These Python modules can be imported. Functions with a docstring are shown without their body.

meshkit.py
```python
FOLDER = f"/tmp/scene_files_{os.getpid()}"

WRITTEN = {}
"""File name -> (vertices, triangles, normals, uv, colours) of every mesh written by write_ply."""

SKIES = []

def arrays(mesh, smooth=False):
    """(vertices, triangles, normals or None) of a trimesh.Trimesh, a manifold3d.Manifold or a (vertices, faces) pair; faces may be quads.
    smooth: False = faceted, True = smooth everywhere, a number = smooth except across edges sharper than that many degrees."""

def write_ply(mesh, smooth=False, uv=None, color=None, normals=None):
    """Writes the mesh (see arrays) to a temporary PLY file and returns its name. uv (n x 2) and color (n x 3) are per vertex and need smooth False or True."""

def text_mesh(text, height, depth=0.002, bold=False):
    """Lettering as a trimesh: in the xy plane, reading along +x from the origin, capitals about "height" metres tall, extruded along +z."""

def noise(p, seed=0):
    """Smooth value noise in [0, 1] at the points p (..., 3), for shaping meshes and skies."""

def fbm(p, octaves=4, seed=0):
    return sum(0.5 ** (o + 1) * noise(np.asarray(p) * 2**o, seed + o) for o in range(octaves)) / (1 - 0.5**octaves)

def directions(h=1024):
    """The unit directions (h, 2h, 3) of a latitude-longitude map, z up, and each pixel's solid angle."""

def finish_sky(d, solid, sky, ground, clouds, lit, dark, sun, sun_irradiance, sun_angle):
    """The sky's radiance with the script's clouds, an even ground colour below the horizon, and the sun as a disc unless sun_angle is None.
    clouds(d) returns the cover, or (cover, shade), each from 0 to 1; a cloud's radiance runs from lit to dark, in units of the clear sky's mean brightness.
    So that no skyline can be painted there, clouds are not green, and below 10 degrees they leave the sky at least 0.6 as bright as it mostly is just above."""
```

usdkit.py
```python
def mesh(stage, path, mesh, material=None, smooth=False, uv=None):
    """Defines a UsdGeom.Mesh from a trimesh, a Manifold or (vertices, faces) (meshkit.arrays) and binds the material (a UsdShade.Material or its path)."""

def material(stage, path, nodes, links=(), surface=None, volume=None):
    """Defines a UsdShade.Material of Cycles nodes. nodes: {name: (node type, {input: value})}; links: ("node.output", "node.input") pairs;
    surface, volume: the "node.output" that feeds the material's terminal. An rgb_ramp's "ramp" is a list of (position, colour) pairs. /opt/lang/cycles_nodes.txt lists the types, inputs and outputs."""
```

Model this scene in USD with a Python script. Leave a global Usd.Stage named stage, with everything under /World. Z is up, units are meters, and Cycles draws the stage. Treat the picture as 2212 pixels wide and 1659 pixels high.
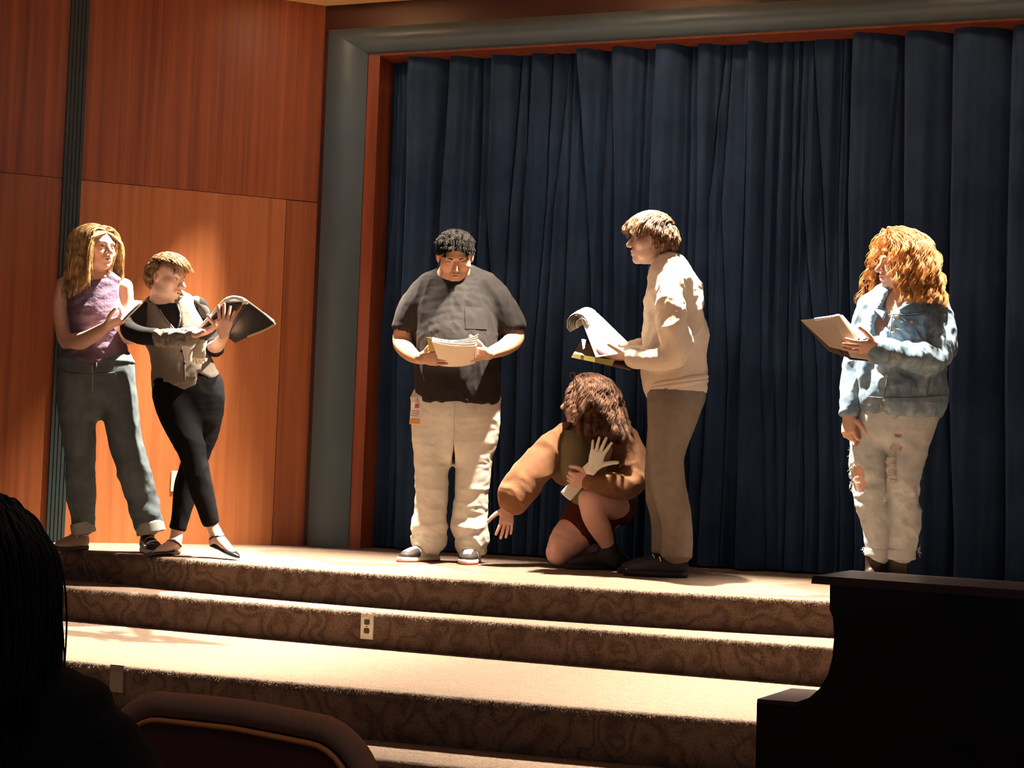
import math, random
import numpy as np, trimesh, usdkit, meshkit
from pxr import Usd, UsdGeom, UsdLux, UsdShade, Gf, Sdf, Vt

stage = Usd.Stage.CreateInMemory()
UsdGeom.SetStageUpAxis(stage, 'Z')
UsdGeom.SetStageMetersPerUnit(stage, 1.0)
UsdGeom.Xform.Define(stage, '/World')

# ------------------------------------------------------------------ camera, lights, exposure
W, H, FPX = 2212, 1659, 3600.0
EYE = np.array([0.0, 0.0, 0.571])          # z = 0 is the stage floor
PITCH, ROLL = 0.0405, 0.037
EXPOSURE = 0.0
_f = np.array([0, math.cos(PITCH), math.sin(PITCH)]); _r0 = np.array([1.0, 0, 0]); _u0 = np.array([0, -math.sin(PITCH), math.cos(PITCH)])
_r = math.cos(ROLL) * _r0 + math.sin(ROLL) * _u0
_u = -math.sin(ROLL) * _r0 + math.cos(ROLL) * _u0
cam = UsdGeom.Camera.Define(stage, '/World/camera')
cam.CreateFocalLengthAttr(50.0); cam.CreateHorizontalApertureAttr(50.0 * W / FPX); cam.CreateVerticalApertureAttr(50.0 * H / FPX)
cam.CreateClippingRangeAttr(Gf.Vec2f(0.05, 200)); cam.CreateExposureAttr(EXPOSURE)
_m = Gf.Matrix4d(*[float(x) for x in (*_r, 0, *_u, 0, *(-_f), 0, *EYE, 1)])
cam.AddTransformOp().Set(_m)

def light(name, kind, pos, power, color=(1, 1, 1), cone=None, soft=0.3, target=None, **kw):
    L = getattr(UsdLux, kind).Define(stage, '/World/' + name)
    L.CreateIntensityAttr(power); L.CreateColorAttr(Gf.Vec3f(*color)); L.CreateNormalizeAttr(True)
    for k, v in kw.items(): getattr(L, 'Create%sAttr' % k)(v)
    p = np.array(pos, float); t = np.array(target if target is not None else p + (0, 0, -1.0), float)
    z = (p - t) / np.linalg.norm(p - t); x = np.cross((0, 1.0, 0) if abs(z[1]) < .9 else (0, 0, 1.0), z); x /= np.linalg.norm(x); y = np.cross(z, x)
    L.AddTransformOp().Set(Gf.Matrix4d(*[float(q) for q in (*x, 0, *y, 0, *z, 0, *p, 1)]))
    if cone:
        s = UsdLux.ShapingAPI.Apply(L.GetPrim()); s.CreateShapingConeAngleAttr(cone); s.CreateShapingConeSoftnessAttr(soft)
    return L

WARM = (1.0, 0.885, 0.73)
# unseen lamps and slot parallel to the stage opening, placed to shape its light
FO = np.array([-.81, 9.5, 0.0]); FT = np.array([.93378, -.35785, 0.0]); FN = np.array([-.35785, -.93378, 0.0])     # foot of the curtain, along it, towards the hall
LAMP_N, LAMP_Z, SLOT = .80, 3.36, (.788, 1.0)
LAMPS = [(1.75, .22, .20, 1500.0), (3.34, .085, .20, 900.0), (.06, .125, .09, 1600.0)]       # place along the slot, opening to its left and right, power
for _k, (_s, _a, _b, _w) in enumerate(LAMPS):
    light('unseen_stage_lamp' + ('_%03d' % _k if _k else ''), 'SphereLight', FO + _s * FT + LAMP_N * FN + (0, 0, LAMP_Z), _w, WARM, Radius=0.035)
light('stage_fill_light', 'RectLight', (-0.5, 6.1, 3.03), 5.0, (1.0, 0.93, 0.84), target=(-0.4, 9.0, 1.0), Width=3.0, Height=1.0)  # unseen soft fill, placed to light the wall and curtain
light('unseen_seat_light', 'RectLight', (-.6, 2.3, 2.3), 1.0, (1.0, 0.84, 0.7), target=(-.55, 3.2, 0.0), Width=.5, Height=.4)  # out of view, placed to light the theatre seat
dome = UsdLux.DomeLight.Define(stage, '/World/hall_ambient'); dome.CreateIntensityAttr(0.022); dome.CreateColorAttr(Gf.Vec3f(.8, .84, 1.0))

# ------------------------------------------------------------------ pixel <-> world
def ray(px, py):
    return _f + (px - W / 2) / FPX * _r - (py - H / 2) / FPX * _u
def at(px, py, Y):
    """the point of depth Y seen at photo pixel px, py"""
    d = ray(px, py); return EYE + d * (Y / d[1])
def ground(px, py, z=0.0):
    d = ray(px, py); return EYE + d * ((z - EYE[2]) / d[2])
def on_plane(px, py, P0, N):
    d = ray(px, py); return EYE + d * (np.dot(np.asarray(P0) - EYE, N) / np.dot(d, N))

# ------------------------------------------------------------------ stage helpers
USED = {}
def numbered(parent, name):
    k = (parent, name); n = USED.get(k, 0); USED[k] = n + 1
    return name if n == 0 else '%s_%03d' % (name, n)
def keys(prim, label=None, cat=None, group=None, kind=None):
    for k, v in (('label', label), ('category', cat), ('group', group), ('kind', kind)):
        if v: prim.SetCustomDataByKey(k, v)
    return prim
def thing(name, label, cat, group=None, kind=None, loc=None):
    x = UsdGeom.Xform.Define(stage, '/World/' + numbered('/World', name))
    if loc is not None: x.AddTranslateOp().Set(Gf.Vec3d(*[float(q) for q in loc]))
    return keys(x.GetPrim(), label, cat, group, kind)
def obj(name, mesh, mat, parent=None, smooth=30, label=None, cat=None, group=None, kind=None, tint=None, origin=None):
    """one Mesh prim under parent (or under /World)"""
    base = str(parent.GetPath()) if parent is not None else '/World'
    if origin is not None:
        v, f, _ = meshkit.arrays(mesh); mesh = (v - np.asarray(origin), f)
    m = usdkit.mesh(stage, base + '/' + numbered(base, name), mesh, mat, smooth=smooth)
    m.CreateDoubleSidedAttr(True)
    if tint is not None:
        UsdGeom.PrimvarsAPI(m).CreatePrimvar('tint', Sdf.ValueTypeNames.Color3fArray, 'vertex').Set(Vt.Vec3fArray.FromNumpy(np.asarray(tint, np.float32)))
    return keys(m.GetPrim(), label, cat, group, kind)
def curves(name, strands, widths, mat, parent, kind=None):
    """strands (n, m, 3); widths (m,)"""
    n, m, _ = strands.shape
    base = str(parent.GetPath()) if parent is not None else '/World'
    c = UsdGeom.BasisCurves.Define(stage, base + '/' + numbered(base, name))
    c.CreateTypeAttr('linear'); c.CreateCurveVertexCountsAttr(Vt.IntArray.FromNumpy(np.full(n, m, np.int32)))
    c.CreatePointsAttr(Vt.Vec3fArray.FromNumpy(strands.reshape(-1, 3).astype(np.float32)))
    c.CreateWidthsAttr(Vt.FloatArray.FromNumpy(np.tile(np.asarray(widths, np.float32), n))); c.SetWidthsInterpolation('vertex')
    UsdShade.MaterialBindingAPI.Apply(c.GetPrim()).Bind(mat)
    return keys(c.GetPrim(), kind=kind)

# ------------------------------------------------------------------ materials
MAT = {}
def mat(name, color, rough=.7, spec=.3, noise=None, bump=None, sheen=None, color2=None, stretch=None, metallic=0, nscale=8, ndetail=4, ramp=None, sss=0, tintattr=False, coat=0, transl=0):
    """principled surface; noise colour variation between color and color2, fine bump"""
    nodes = {'tc': ('texture_coordinate', {}), 'p': ('principled_bsdf', dict(base_color=color, roughness=rough, specular_ior_level=spec, metallic=metallic, coat_weight=coat))}
    links = []
    src = 'tc.object'
    if stretch is not None:
        nodes['map'] = ('mapping', {'mapping_type': 'point', 'scale': stretch}); links.append(('tc.object', 'map.vector')); src = 'map.vector'
    if color2 is not None:
        nodes['n'] = ('noise_texture', {'scale': nscale, 'detail': ndetail, 'roughness': .6}); links.append((src, 'n.vector'))
        nodes['r'] = ('rgb_ramp', {'ramp': ramp or [(.35, color), (.65, color2)]}); links += [('n.fac', 'r.fac'), ('r.color', 'p.base_color')]
    if tintattr:
        nodes['a'] = ('attribute', {'attribute': 'tint'}); links.append(('a.color', 'p.base_color'))
    if bump and bump[0] < 400:      # finer relief would be far below a pixel
        nodes['bn'] = ('noise_texture', {'scale': bump[0], 'detail': 3.0}); nodes['b'] = ('bump', {'strength': bump[1], 'distance': bump[2]})
        links += [(src, 'bn.vector'), ('bn.fac', 'b.height'), ('b.normal', 'p.normal')]
    if sheen: nodes['p'][1].update(sheen_weight=sheen[0], sheen_roughness=sheen[1], sheen_tint=sheen[2])
    if sss: nodes['p'][1].update(subsurface_weight=sss, subsurface_scale=.004, subsurface_radius=(1, .35, .2))
    MAT[name] = usdkit.material(stage, '/World/Looks/' + name, nodes, links, surface='p.BSDF')
    return MAT[name]

# ------------------------------------------------------------------ implicit modelling
f32 = np.float32
def unit(v): v = np.asarray(v, float); return v / (np.linalg.norm(v) + 1e-12)

class Ell:
    def __init__(s, c, r, R=None):
        s.c = np.asarray(c, float); s.r = np.asarray(r, float) * np.ones(3); s.R = np.eye(3) if R is None else np.asarray(R, float)
        e = np.sqrt(((s.R * s.r) ** 2).sum(1)); s.lo, s.hi = s.c - e, s.c + e
    def d(s, x, y, z):
        q = (x - f32(s.c[0]), y - f32(s.c[1]), z - f32(s.c[2])); k0 = k1 = 0
        for i in range(3):
            a = (q[0] * f32(s.R[0, i]) + q[1] * f32(s.R[1, i]) + q[2] * f32(s.R[2, i])) / f32(s.r[i])
            k0 = k0 + a * a; k1 = k1 + (a / f32(s.r[i])) ** 2
        k0 = np.sqrt(k0); return k0 * (k0 - 1) / np.sqrt(k1 + f32(1e-9))

class Seg:
    """elliptical cone from a to b; V = the depth direction of the section"""
    def __init__(s, a, b, ra, rb, V=(0, 1, 0), cap0=None, cap1=None):
        s.a, s.b = np.asarray(a, float), np.asarray(b, float); s.L = np.linalg.norm(s.b - s.a) + 1e-9; s.T = (s.b - s.a) / s.L
        V = np.asarray(V, float)
        if abs(np.dot(unit(V), s.T)) > .93: V = np.array([1.0, 0, 0]) if abs(s.T[0]) < .9 else np.array([0, 0, 1.0])
        s.V = unit(V - np.dot(V, s.T) * s.T); s.U = np.cross(s.V, s.T)
        s.ra, s.rb = np.asarray(ra, float) * np.ones(2), np.asarray(rb, float) * np.ones(2); s.c0, s.c1 = cap0, cap1
        m = max(s.ra.max(), s.rb.max()); s.lo, s.hi = np.minimum(s.a, s.b) - m, np.maximum(s.a, s.b) + m
    def d(s, x, y, z):
        q = (x - f32(s.a[0]), y - f32(s.a[1]), z - f32(s.a[2]))
        dot = lambda e: q[0] * f32(e[0]) + q[1] * f32(e[1]) + q[2] * f32(e[2])
        w = dot(s.T); wc = np.clip(w, 0, f32(s.L)); t = wc / f32(s.L); o = w - wc
        ru = f32(s.ra[0]) + t * f32(s.rb[0] - s.ra[0]); rv = f32(s.ra[1]) + t * f32(s.rb[1] - s.ra[1])
        rw = np.minimum(ru, rv)
        if s.c0 is not None: rw = np.where(o < 0, f32(s.c0), rw)
        if s.c1 is not None: rw = np.where(o > 0, f32(s.c1), rw)
        u, v, o = dot(s.U) / ru, dot(s.V) / rv, o / rw
        k0 = np.sqrt(u * u + v * v + o * o); k1 = np.sqrt((u / ru) ** 2 + (v / rv) ** 2 + (o / rw) ** 2 + f32(1e-9))
        return k0 * (k0 - 1) / k1

class Box:
    def __init__(s, c, half, R=None, rad=.004):
        s.c = np.asarray(c, float); s.h = np.asarray(half, float); s.R = np.eye(3) if R is None else np.asarray(R, float); s.rad = rad
        e = (np.abs(s.R) * s.h).sum(1) + rad; s.lo, s.hi = s.c - e, s.c + e
    def d(s, x, y, z):
        q = (x - f32(s.c[0]), y - f32(s.c[1]), z - f32(s.c[2])); out = 0; ins = None
        for i in range(3):
            a = np.abs(q[0] * f32(s.R[0, i]) + q[1] * f32(s.R[1, i]) + q[2] * f32(s.R[2, i])) - f32(s.h[i] - s.rad)
            out = out + np.maximum(a, 0) ** 2; ins = a if ins is None else np.maximum(ins, a)
        return np.sqrt(out) + np.minimum(ins, 0) - f32(s.rad)

def resample(P, n):
    """Catmull-Rom through the rows of P"""
    P = np.asarray(P, float)
    if len(P) < 3 or n < 2: return P
    Q = np.vstack([2 * P[0] - P[1], P, 2 * P[-1] - P[-2]]); out = []
    for i in range(1, len(Q) - 2):
        for t in np.arange(n) / n:
            a, b, c, d = Q[i - 1:i + 3]
            out.append(.5 * (2 * b + (c - a) * t + (2 * a - 5 * b + 4 * c - d) * t * t + (3 * b - a - 3 * c + d) * t ** 3))
    return np.array(out + [P[-1]])

def chain(pts, ru, rv=None, V=(0, 1, 0), n=3, flat0=None, flat1=None):
    rv = ru if rv is None else rv
    A = resample(np.column_stack([np.asarray(pts, float), ru, rv]), n)
    A[:, 3:] = np.maximum(A[:, 3:], .002)
    N = len(A) - 1
    return [Seg(A[i, :3], A[i + 1, :3], A[i, 3:], A[i + 1, 3:], V, flat0 if i == 0 else None, flat1 if i == N - 1 else None) for i in range(N)]

class Solid:
    def __init__(s): s.ops = []
    def add(s, prims, k=.02): s.ops.append(('u', k, prims if isinstance(prims, list) else [prims])); return s
    def cut(s, prims, k=.004): s.ops.append(('s', k, prims if isinstance(prims, list) else [prims])); return s
    def below(s, c, n, lo, hi, k=.004):
        """removes what lies on the side of n of the plane through c, within the box lo..hi"""
        s.ops.append(('p', k, [(np.asarray(c, float), unit(n), np.asarray(lo, float), np.asarray(hi, float))])); return s
    def bounds(s, pad):
        L = [p for o, _, ps in s.ops if o == 'u' for p in ps]
        return np.min([p.lo for p in L], 0) - pad, np.max([p.hi for p in L], 0) + pad
    def field(s, h, lo, hi):
        n = np.maximum(np.ceil((hi - lo) / h).astype(int) + 1, 3)
        ax = [(lo[i] + h * np.arange(n[i])).astype(f32) for i in range(3)]
        F = np.full(n, 1.0, f32)
        def sub(plo, phi, m):
            i0 = np.maximum(np.floor((plo - m - lo) / h).astype(int), 0); i1 = np.minimum(np.ceil((phi + m - lo) / h).astype(int) + 1, n)
            return None if (i1 <= i0).any() else (i0, i1)
        def co(i0, i1): return ax[0][i0[0]:i1[0], None, None], ax[1][None, i0[1]:i1[1], None], ax[2][None, None, i0[2]:i1[2]]
        for op, k, ps in s.ops:
            if op == 'p':
                c, nn, blo, bhi = ps[0]; r = sub(blo, bhi, 0)
                if r is None: continue
                x, y, z = co(*r); sl = tuple(slice(a, b) for a, b in zip(*r))
                d = (x - f32(c[0])) * f32(nn[0]) + (y - f32(c[1])) * f32(nn[1]) + (z - f32(c[2])) * f32(nn[2])
                F[sl] = np.maximum(F[sl], d); continue
            m = k + 3 * h
            r = sub(np.min([p.lo for p in ps], 0), np.max([p.hi for p in ps], 0), m)
            if r is None: continue
            i0, i1 = r; D = np.full(i1 - i0, 1.0, f32)
            for p in ps:
                q = sub(p.lo, p.hi, m)
                if q is None: continue
                j0, j1 = q; sl = tuple(slice(a - o, b - o) for a, b, o in zip(j0, j1, i0))
                D[sl] = np.minimum(D[sl], p.d(*co(j0, j1)))
            sl = tuple(slice(a, b) for a, b in zip(i0, i1)); A = F[sl]
            if op == 'u':
                hh = np.maximum(k - np.abs(A - D), 0) / f32(k); F[sl] = np.minimum(A, D) - hh * hh * f32(k / 4)
            else:
                D = -D; hh = np.maximum(k - np.abs(A - D), 0) / f32(k); F[sl] = np.maximum(A, D) + hh * hh * f32(k / 4)
        return F, lo
    def mesh(s, h, lo=None, hi=None, holes=(), pad=.03, smooth=2):
        if lo is None: lo, hi = s.bounds(pad)
        lo, hi = np.asarray(lo, float), np.asarray(hi, float)
        F, lo = s.field(h, lo, hi)
        F[[0, -1]] = np.maximum(F[[0, -1]], f32(h * .5)); F[:, [0, -1]] = np.maximum(F[:, [0, -1]], f32(h * .5)); F[:, :, [0, -1]] = np.maximum(F[:, :, [0, -1]], f32(h * .5))
        for a, b in holes:
            i0 = np.maximum(np.ceil((np.asarray(a) - lo) / h).astype(int), 0); i1 = np.minimum(np.floor((np.asarray(b) - lo) / h).astype(int) + 1, F.shape)
            F[i0[0]:i1[0], i0[1]:i1[1], i0[2]:i1[2]] = f32(h * .5)
        m = nets(F, lo, h)
        if smooth and len(m.faces): m = taubin(m, smooth)
        return m

def taubin(m, n):
    from scipy.sparse import coo_matrix, diags
    v, f = np.array(m.vertices), np.array(m.faces); k = len(v)
    i = np.concatenate([f[:, 0], f[:, 1], f[:, 2]]); j = np.concatenate([f[:, 1], f[:, 2], f[:, 0]])
    A = coo_matrix((np.ones(2 * len(i)), (np.concatenate([i, j]), np.concatenate([j, i]))), (k, k)).tocsr(); A.data[:] = 1
    deg = np.asarray(A.sum(1)).ravel(); A = diags(1 / np.maximum(deg, 1)) @ A; ok = (deg > 0)[:, None]
    for _ in range(n):
        for w in (.5, -.52): v = v + w * ok * (A @ v - v)
    return trimesh.Trimesh(v, f, process=False)

def nets(F, lo, h):
    """surface nets of the field F"""
    ins = F < 0; n = F.shape
    c = [ins[a:n[0] - 1 + a, b:n[1] - 1 + b, e:n[2] - 1 + e] for a in (0, 1) for b in (0, 1) for e in (0, 1)]
    tot = sum(x.astype(np.int8) for x in c); act = (tot > 0) & (tot < 8)
    I = np.argwhere(act); idx = -np.ones(act.shape, np.int32); idx[act] = np.arange(len(I))
    S = np.zeros((len(I), 3)); N = np.zeros(len(I))
    for ax in range(3):
        o = [k for k in range(3) if k != ax]
        for a in (0, 1):
            for b in (0, 1):
                d0 = np.zeros(3, int); d0[o[0]] = a; d0[o[1]] = b; d1 = d0.copy(); d1[ax] = 1
                A = F[tuple((I + d0).T)].astype(float); B = F[tuple((I + d1).T)].astype(float); m = (A < 0) != (B < 0)
                t = np.where(m, A / np.where(m, A - B, 1), 0)
                p = np.broadcast_to(d0, (len(I), 3)).astype(float).copy(); p[:, ax] = t
                S[m] += p[m]; N[m] += 1
    V = lo + h * (I + S / np.maximum(N, 1)[:, None]); Q = []
    for ax in range(3):
        o1, o2 = (ax + 1) % 3, (ax + 2) % 3
        s0 = [slice(1, n[k] - 1) for k in range(3)]; s1 = list(s0); s0[ax] = slice(0, n[ax] - 1); s1[ax] = slice(1, n[ax])
        A, B = ins[tuple(s0)], ins[tuple(s1)]
        for m, flip in ((A & ~B, False), (~A & B, True)):
            J = np.argwhere(m)
            if not len(J): continue
            J = J + 1; J[:, ax] -= 1
            e1 = np.eye(3, dtype=int)[o1]; e2 = np.eye(3, dtype=int)[o2]
            q = np.column_stack([idx[tuple((J - d).T)] for d in (e1 + e2, e2, 0 * e1, e1)])
            Q.append(q[:, ::-1] if flip else q)
    Q = np.vstack(Q) if Q else np.zeros((0, 4), int); Q = Q[(Q >= 0).all(1)]
    return trimesh.Trimesh(V, np.vstack([Q[:, [0, 1, 2]], Q[:, [0, 2, 3]]]), process=False)

def wrinkle(m, layers, mask=None):
    """moves the vertices along their normals: layers of (amplitude, (fx, fy, fz), seed, ridged)"""
    v = np.array(m.vertices); n = np.array(m.vertex_normals); d = 0
    for a, f, seed, ridged in layers:
        w = v + .05 * (meshkit.noise(v * 9, seed + 50)[:, None] - .5)
        g = meshkit.fbm(w * np.asarray(f), 2, seed)
        g = (1 - np.abs(2 * g - 1) * 2.2) if ridged else (g - .5) * 2
        d = d + a * g
    if mask is not None: d = d * mask(v)
    m.vertices = v + n * np.asarray(d)[:, None]
    return m

def cat_mesh(ms):
    return trimesh.util.concatenate([trimesh.Trimesh(*meshkit.arrays(m)[:2], process=False) for m in ms])
def box_mesh(lo, hi, bevel=0):
    b = trimesh.creation.box(np.asarray(hi, float) - np.asarray(lo, float)); b.apply_translation((np.asarray(lo, float) + hi) / 2)
    return b
def hull(pts): return trimesh.convex.convex_hull(np.asarray(pts, float))
def tube(pts, r, sides=8):
    p = np.asarray(pts, float); t = np.gradient(p, axis=0); t /= np.linalg.norm(t, axis=1, keepdims=True) + 1e-12
    a = np.cross(t, np.where(np.abs(t[:, 2:]) < .9, [0, 0, 1.0], [1.0, 0, 0])); a /= np.linalg.norm(a, axis=1, keepdims=True) + 1e-12
    b = np.cross(t, a); g = np.arange(sides) * 2 * np.pi / sides
    r = np.broadcast_to(r, (len(p),))
    v = (p[:, None] + r[:, None, None] * (np.cos(g)[None, :, None] * a[:, None] + np.sin(g)[None, :, None] * b[:, None])).reshape(-1, 3)
    i, j = np.meshgrid(np.arange(len(p) - 1), np.arange(sides), indexing='ij')
    q = np.stack([i * sides + j, i * sides + (j + 1) % sides, (i + 1) * sides + (j + 1) % sides, (i + 1) * sides + j], -1).reshape(-1, 4)
    f = np.vstack([q[:, [0, 1, 2]], q[:, [0, 2, 3]]]); k = len(v); v = np.vstack([v, p[0], p[-1]]); m = (len(p) - 1) * sides
    f = np.vstack([f, [[k, (j + 1) % sides, j] for j in range(sides)], [[k + 1, m + j, m + (j + 1) % sides] for j in range(sides)]])
    return trimesh.Trimesh(v, f, process=False)
def sheet(tl, tr, br, bl, thick=.002, bulge=0, nu=10, nv=8, curl=0, hint=(0, -1, 0)):
    """a thick sheet over four corners, bulged along its normal across u, curled at the u = 1 edge"""
    u, v = np.meshgrid(np.linspace(0, 1, nu + 1), np.linspace(0, 1, nv + 1), indexing='ij')
    tl, tr, br, bl = (np.asarray(q, float) for q in (tl, tr, br, bl))
    P = ((1 - u) * (1 - v))[..., None] * tl + (u * (1 - v))[..., None] * tr + (u * v)[..., None] * br + ((1 - u) * v)[..., None] * bl
    N = unit(np.cross(tr - tl, bl - tl)); N = N if np.dot(N, hint) > 0 else -N
    P = P + N * (bulge * 4 * u * (1 - u) + curl * u ** 4)[..., None]
    top, bot = P.reshape(-1, 3), (P - N * thick).reshape(-1, 3); n = len(top); s = nv + 1
    i, j = np.meshgrid(np.arange(nu), np.arange(nv), indexing='ij'); a = (i * s + j).ravel()
    q = np.column_stack([a, a + s, a + s + 1, a + 1]); f = [q, q[:, ::-1] + n]
    rim = [(k, k + 1) for k in range(nv)] + [(k * s + nv, (k + 1) * s + nv) for k in range(nu)] + [(nu * s + k + 1, nu * s + k) for k in range(nv)] + [((k + 1) * s, k * s) for k in range(nu)]
    f.append(np.array([[a, b, b + n, a + n] for a, b in rim])); f = np.vstack(f)
    m = trimesh.Trimesh(np.vstack([top, bot]), np.vstack([f[:, [0, 1, 2]], f[:, [0, 2, 3]]]), process=False); m.fix_normals()
    return m
# ------------------------------------------------------------------ materials of the setting
mat('panel_wood', (.40, .105, .022), .42, .35, color2=(.56, .17, .035), stretch=(14, 14, .35), nscale=1.6, ndetail=6, ramp=[(.3, (.30, .092, .030)), (.5, (.39, .126, .040)), (.72, (.45, .155, .052))])
mat('panel_wood_red', (.19, .045, .013), .42, .35, color2=(.30, .08, .02), stretch=(16, 16, .3), nscale=1.5, ndetail=7, ramp=[(.3, (.15, .032, .011)), (.5, (.24, .058, .015)), (.72, (.33, .09, .022))])
mat('panel_wood_mid', (.20, .053, .016), .42, .35, color2=(.31, .09, .026), stretch=(15, 15, .3), nscale=1.7, ndetail=6)
mat('trim_wood', (.17, .036, .013), .4, .35, color2=(.26, .06, .02), stretch=(9, 9, .5), nscale=2)
mat('dark_wood', (.035, .008, .007), .5, .3)
mat('frame_paint', (.058, .086, .100), .42, .4, bump=(300, .06, .002))
mat('strip_paint', (.022, .034, .034), .5, .35)
mat('ceiling_wood', (.80, .46, .20), .6, .2, color2=(.86, .52, .24), nscale=3)
mat('velvet', (.013, .028, .062), .9, .1, sheen=(.6, .35, (.17, .27, .56)), color2=(.024, .048, .100), nscale=2.5, bump=(420, .25, .002))
mat('backstage', (.01, .01, .012), .9)
mat('plate_ivory', (.66, .58, .44), .45, .4)
mat('plate_dim', (.22, .17, .12), .5, .3)  # darker than the ivory plate; dimness of the shaded riser is in the colour
mat('socket_dark', (.05, .04, .035), .5)
mat('piano_lacquer', (.008, .004, .006), .22, .5)
mat('piano_edge', (.05, .02, .014), .3, .5)
mat('seat_pad', (.34, .17, .11), .9, .1, color2=(.40, .205, .135), nscale=120, bump=(500, .3, .002))
mat('seat_piping', (.85, .26, .07), .4, .4)
mat('seat_shell', (.11, .024, .020), .5, .3)
# carpet: swirls in two browns, with a fine pile
def carpet(name, stops, swirl):
    MAT[name] = usdkit.material(stage, '/World/Looks/' + name, {
        'tc': ('texture_coordinate', {}), 'n': ('noise_texture', {'scale': 6.5, 'detail': 1.0}),
        'add': ('mix_vector', {'fac': .30}), 'w': ('wave_texture', {'wave_type': 'rings', 'rings_direction': 'spherical', 'scale': 5.2, 'distortion': 6.0, 'detail': 2.0, 'detail_scale': 1.5}),
        'pile': ('noise_texture', {'scale': 130.0, 'detail': 3.0}), 'r': ('rgb_ramp', {'ramp': stops}),
        'pr': ('rgb_ramp', {'ramp': [(.3, (.62, .62, .64)), (.6, (1.12, 1.1, 1.06))]}), 'mul': ('mix_color', {'blend_type': 'multiply', 'fac': 1.0, 'use_clamp_result': False}),
        'b': ('bump', {'strength': .55, 'distance': .006}), 'b2': ('bump', {'strength': swirl, 'distance': .02}), 'p': ('principled_bsdf', {'roughness': .95, 'specular_ior_level': .1})},
        [('tc.object', 'n.vector'), ('tc.object', 'add.a'), ('n.color', 'add.b'), ('add.result', 'w.vector'), ('w.fac', 'r.fac'), ('tc.object', 'pile.vector'), ('pile.fac', 'pr.fac'),
         ('r.color', 'mul.a'), ('pr.color', 'mul.b'), ('mul.result', 'p.base_color'), ('w.fac', 'b2.height'), ('b2.normal', 'b.normal'), ('pile.fac', 'b.height'), ('b.normal', 'p.normal')], surface='p.BSDF')
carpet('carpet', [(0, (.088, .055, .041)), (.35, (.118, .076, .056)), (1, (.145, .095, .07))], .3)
carpet('carpet_lit', [(0, (.155, .108, .078)), (1, (.168, .118, .086))], .1)  # paler copy of the same carpet, swirl faded as under strong light

# ------------------------------------------------------------------ stage: carpeted curved steps
FLOOR_Z = -.80
EDGE_PX = [([(94, 1178), (200, 1194), (407, 1209), (590, 1223), (900, 1245), (1250, 1264), (1500, 1280), (1790, 1300)], 0.0),
           ([(115, 1266), (407, 1290), (590, 1302), (900, 1331), (1250, 1356), (1500, 1376), (1795, 1396)], -.152),
           ([(150, 1428), (300, 1441), (590, 1469), (900, 1499.5), (1250, 1526), (1500, 1548), (1632, 1557)], -.308),
           ([(600, 1591), (808, 1616), (1025, 1650), (1206, 1674)], -.49)]
EDGES = []
for px, z in EDGE_PX:
    q = np.array([ground(x, y, z) for x, y in px])
    EDGES.append((np.polyfit(q[:, 0], q[:, 1], 2 if z > -.4 else 1), z))
def edge_y(k, x):
    if k == 3:
        return np.polyval(EDGES[2][0], x) - .34
    return np.polyval(EDGES[k][0], x)
zs_ = [z for _, z in EDGES] + [-.64, FLOOR_Z]
stage_thing = thing('stage_floor', 'brown swirl-carpeted stage platform with curved steps down to the hall', 'stage', kind='structure')
XS = np.linspace(-5.2, 4.6, 120)
NOSES = []
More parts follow.
